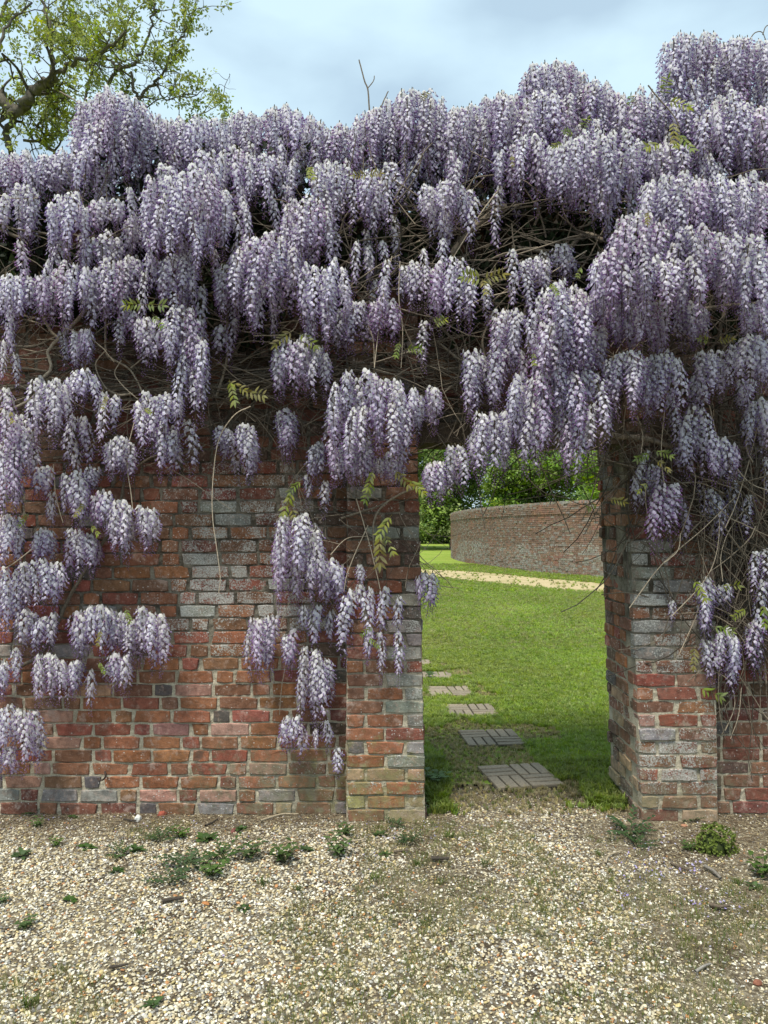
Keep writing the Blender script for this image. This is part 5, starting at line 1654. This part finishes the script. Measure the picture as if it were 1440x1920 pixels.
# round cushion plant
g = G(1338, 1592)
cu = empty('cushion_plant', (g.x, g.y, gz(g.x, g.y)))
tag(cu, 'dense round bright green cushion plant on the bare earth before the right pier', 'plant')
cm = MB()
for i in range(420):
    z = R.random(); a = R.uniform(0, 6.28); rr = math.sqrt(max(0, 1 - z * z))
    nn = np.array([math.cos(a) * rr, math.sin(a) * rr, z]); c0 = nn * np.array([.095, .085, .125]) * R.uniform(.92, 1.07) * (1 + .38 * mnoise.noise(Vector(nn * 1.9 + np.array([3.0, 1, 2])))) + np.array([.02 * nn[2], 0, 0])
    for k in range(5):
        b = k * 1.257 + R.uniform(-.2, .2)
        t1 = np.cross(nn, [0.3, 0.2, 1]); t1 /= np.linalg.norm(t1); t2 = np.cross(nn, t1)
        d = nn * .7 + t1 * math.cos(b) * .6 + t2 * math.sin(b) * .6; d /= np.linalg.norm(d); s_ = np.cross(d, nn); s_ /= np.linalg.norm(s_) + 1e-9
        L = R.uniform(.010, .015)
        cm.add([c0, c0 + d * L * .5 + s_ * L * .32, c0 + d * L, c0 + d * L * .5 - s_ * L * .32], q=[[0, 1, 2, 3]], c=np.array([0.14, 0.19, 0.02]) * R.uniform(.7, 1.2))
o = cm.obj('foliage', M_weed, cu)
cs = MB()
vv = [(0, 0, .09)]
for ri, (rz_, rr_) in enumerate([(.075, .038), (.045, .06), (0, .07), (-.01, .06)]):
    vv += [(rr_ * math.cos(k * .785), rr_ * math.sin(k * .785), rz_) for k in range(8)]
tt = [[0, 1 + k, 1 + (k + 1) % 8] for k in range(8)]
qq = [[1 + r_ * 8 + k, 1 + r_ * 8 + 8 + k, 1 + r_ * 8 + 8 + (k + 1) % 8, 1 + r_ * 8 + (k + 1) % 8] for r_ in range(3) for k in range(8)]
cs.add(vv, tt, qq, (0.05, 0.07, 0.015)); cs.obj('stem', M_weed, cu, True)

# ------------------------------------------------------------------ stones, sticks, odd bits on the ground
def rock(px, py, sx, sy, sz, col, name, lab, cat, seed):
    import bmesh
    r = random.Random(seed)
    bm = bmesh.new(); bmesh.ops.create_icosphere(bm, subdivisions=2, radius=.5)
    for v_ in bm.verts:
        v_.co *= 1 + .35 * mnoise.noise(v_.co * 2.3 + Vector((seed, 0, 0)))
        v_.co.x *= sx; v_.co.y *= sy; v_.co.z *= sz
    me = bpy.data.meshes.new(name); bm.to_mesh(me); bm.free()
    a = me.attributes.new('col', 'FLOAT_COLOR', 'POINT'); a.data.foreach_set('color', np.tile(np.array([*col, 1], dtype=np.float32), len(me.vertices)))
    me.materials.append(M_slab)
    g = G(px, py); o = link(bpy.data.objects.new(name, me)); o.location = (g.x, g.y, gz(g.x, g.y) + sz * .25); o.rotation_euler = (0, 0, r.uniform(0, 6))
    tag(o, lab, cat, kind='thing')
rock(259, 1536, .050, .034, .045, (0.62, 0.61, 0.56), 'white_stone', 'largest white stone lying at the foot of the left wall', 'stone', 3)
rock(304, 1527, .055, .03, .04, (0.30, 0.08, 0.05), 'brick_fragment', 'broken red brick fragment at the foot of the left wall', 'brick fragment', 5)
rock(438, 1556, .04, .03, .03, (0.16, 0.06, 0.05), 'brick_fragment', 'dull dark red brick fragment on the bare earth below the left wall', 'brick fragment', 8)
rock(1275, 1527, .07, .05, .055, (0.36, 0.17, 0.11), 'brick_fragment', 'worn pink brick fragment lying at the foot of the right pier', 'brick fragment', 11)
rock(1283, 1545, .035, .025, .018, (0.40, 0.20, 0.12), 'brick_fragment', 'small orange brick chip on the earth just below the right pier', 'brick fragment', 12)
rock(1420, 1836, .035, .03, .022, (0.22, 0.09, 0.055), 'brick_fragment', 'dark red chip in the gravel, lower right corner', 'brick fragment', 14)
rock(386, 1690, .042, .028, .010, (0.36, 0.16, 0.06), 'dead_leaf', 'curled orange-brown dead leaf on the gravel below the weed patch', 'leaf', 15)
def stick(pts, r, col, lab, name='dead_twig', cat='twig'):
    mb = MB(); w = [np.array(G(px, py)) for px, py in pts]
    o0 = w[0].copy(); o0[2] = gz(o0[0], o0[1]) + r * 1.2 + .004
    pp = [x - np.array([o0[0], o0[1], 0]) + np.array([0, 0, R.uniform(0, .006)]) for x in w]
    path = smooth_path(pp, 4) if len(pp) > 2 else np.array([pp[0], (pp[0] + pp[1]) / 2 + np.array([0, 0, r * .4]), pp[1]])
    mb.tube(path, r, r * .6, col, 6)
    o = mb.obj(name, M_stick, None, True); o.location = o0
    tag(o, lab, cat, 'dead twigs on the ground', kind='thing')
B1, B2, B3 = (0.055, 0.045, 0.035), (0.11, 0.085, 0.06), (0.34, 0.28, 0.19)
stick([(304, 1693), (325, 1690), (345, 1688)], .010, B1, 'thick dark stick lying on the gravel below the weed patch')
stick([(808, 1612), (825, 1613), (842, 1613)], .012, B1, 'thick dark curved stick on the gravel in front of the opening')
stick([(738, 1597), (750, 1596), (766, 1595)], .007, B2, 'short brown twig near the dark weed in front of the left pier')
stick([(636, 1562), (648, 1572), (662, 1579), (682, 1576)], .008, B3, 'pale crooked stick on the earth before the left pier')
stick([(488, 1540), (505, 1534), (530, 1527), (560, 1526)], .007, B3, 'long pale split twig along the foot of the left wall')
stick([(385, 1548), (398, 1542), (408, 1535)], .007, B1, 'dark twig slanting towards the foot of the left wall')
stick([(232, 1538), (245, 1540), (255, 1541)], .006, B1, 'short black twig beside the white stone')
stick([(1330, 1700), (1350, 1704), (1368, 1702)], .010, B2, 'thick brown twig lying below the cushion plant')
stick([(1258, 1620), (1275, 1628), (1292, 1634)], .008, B2, 'brown twig slanting among fallen petals, right side')
stick([(1322, 1628), (1338, 1638), (1352, 1650)], .010, (0.2, 0.18, 0.15), 'grey flat stick right of the fallen petals')
stick([(1135, 1620), (1142, 1605), (1165, 1595)], .006, B3, 'thin pale twig left of the fallen petals')
stick([(1304, 1820), (1320, 1812), (1332, 1806)], .006, (0.25, 0.23, 0.2), 'grey-tipped twig on the gravel, lower right')
stick([(890, 1392), (940, 1400), (985, 1402), (1010, 1398)], .003, B1, 'thin dark twig lying across the turf behind the nearest slab')
stick([(205, 1815), (225, 1812), (240, 1808)], .006, B1, 'dark twig on the gravel in the lower left')
stick([(1160, 1480), (1150, 1520), (1160, 1530)], .003, B3, 'thin straw-coloured stalk by the inner foot of the right pier')
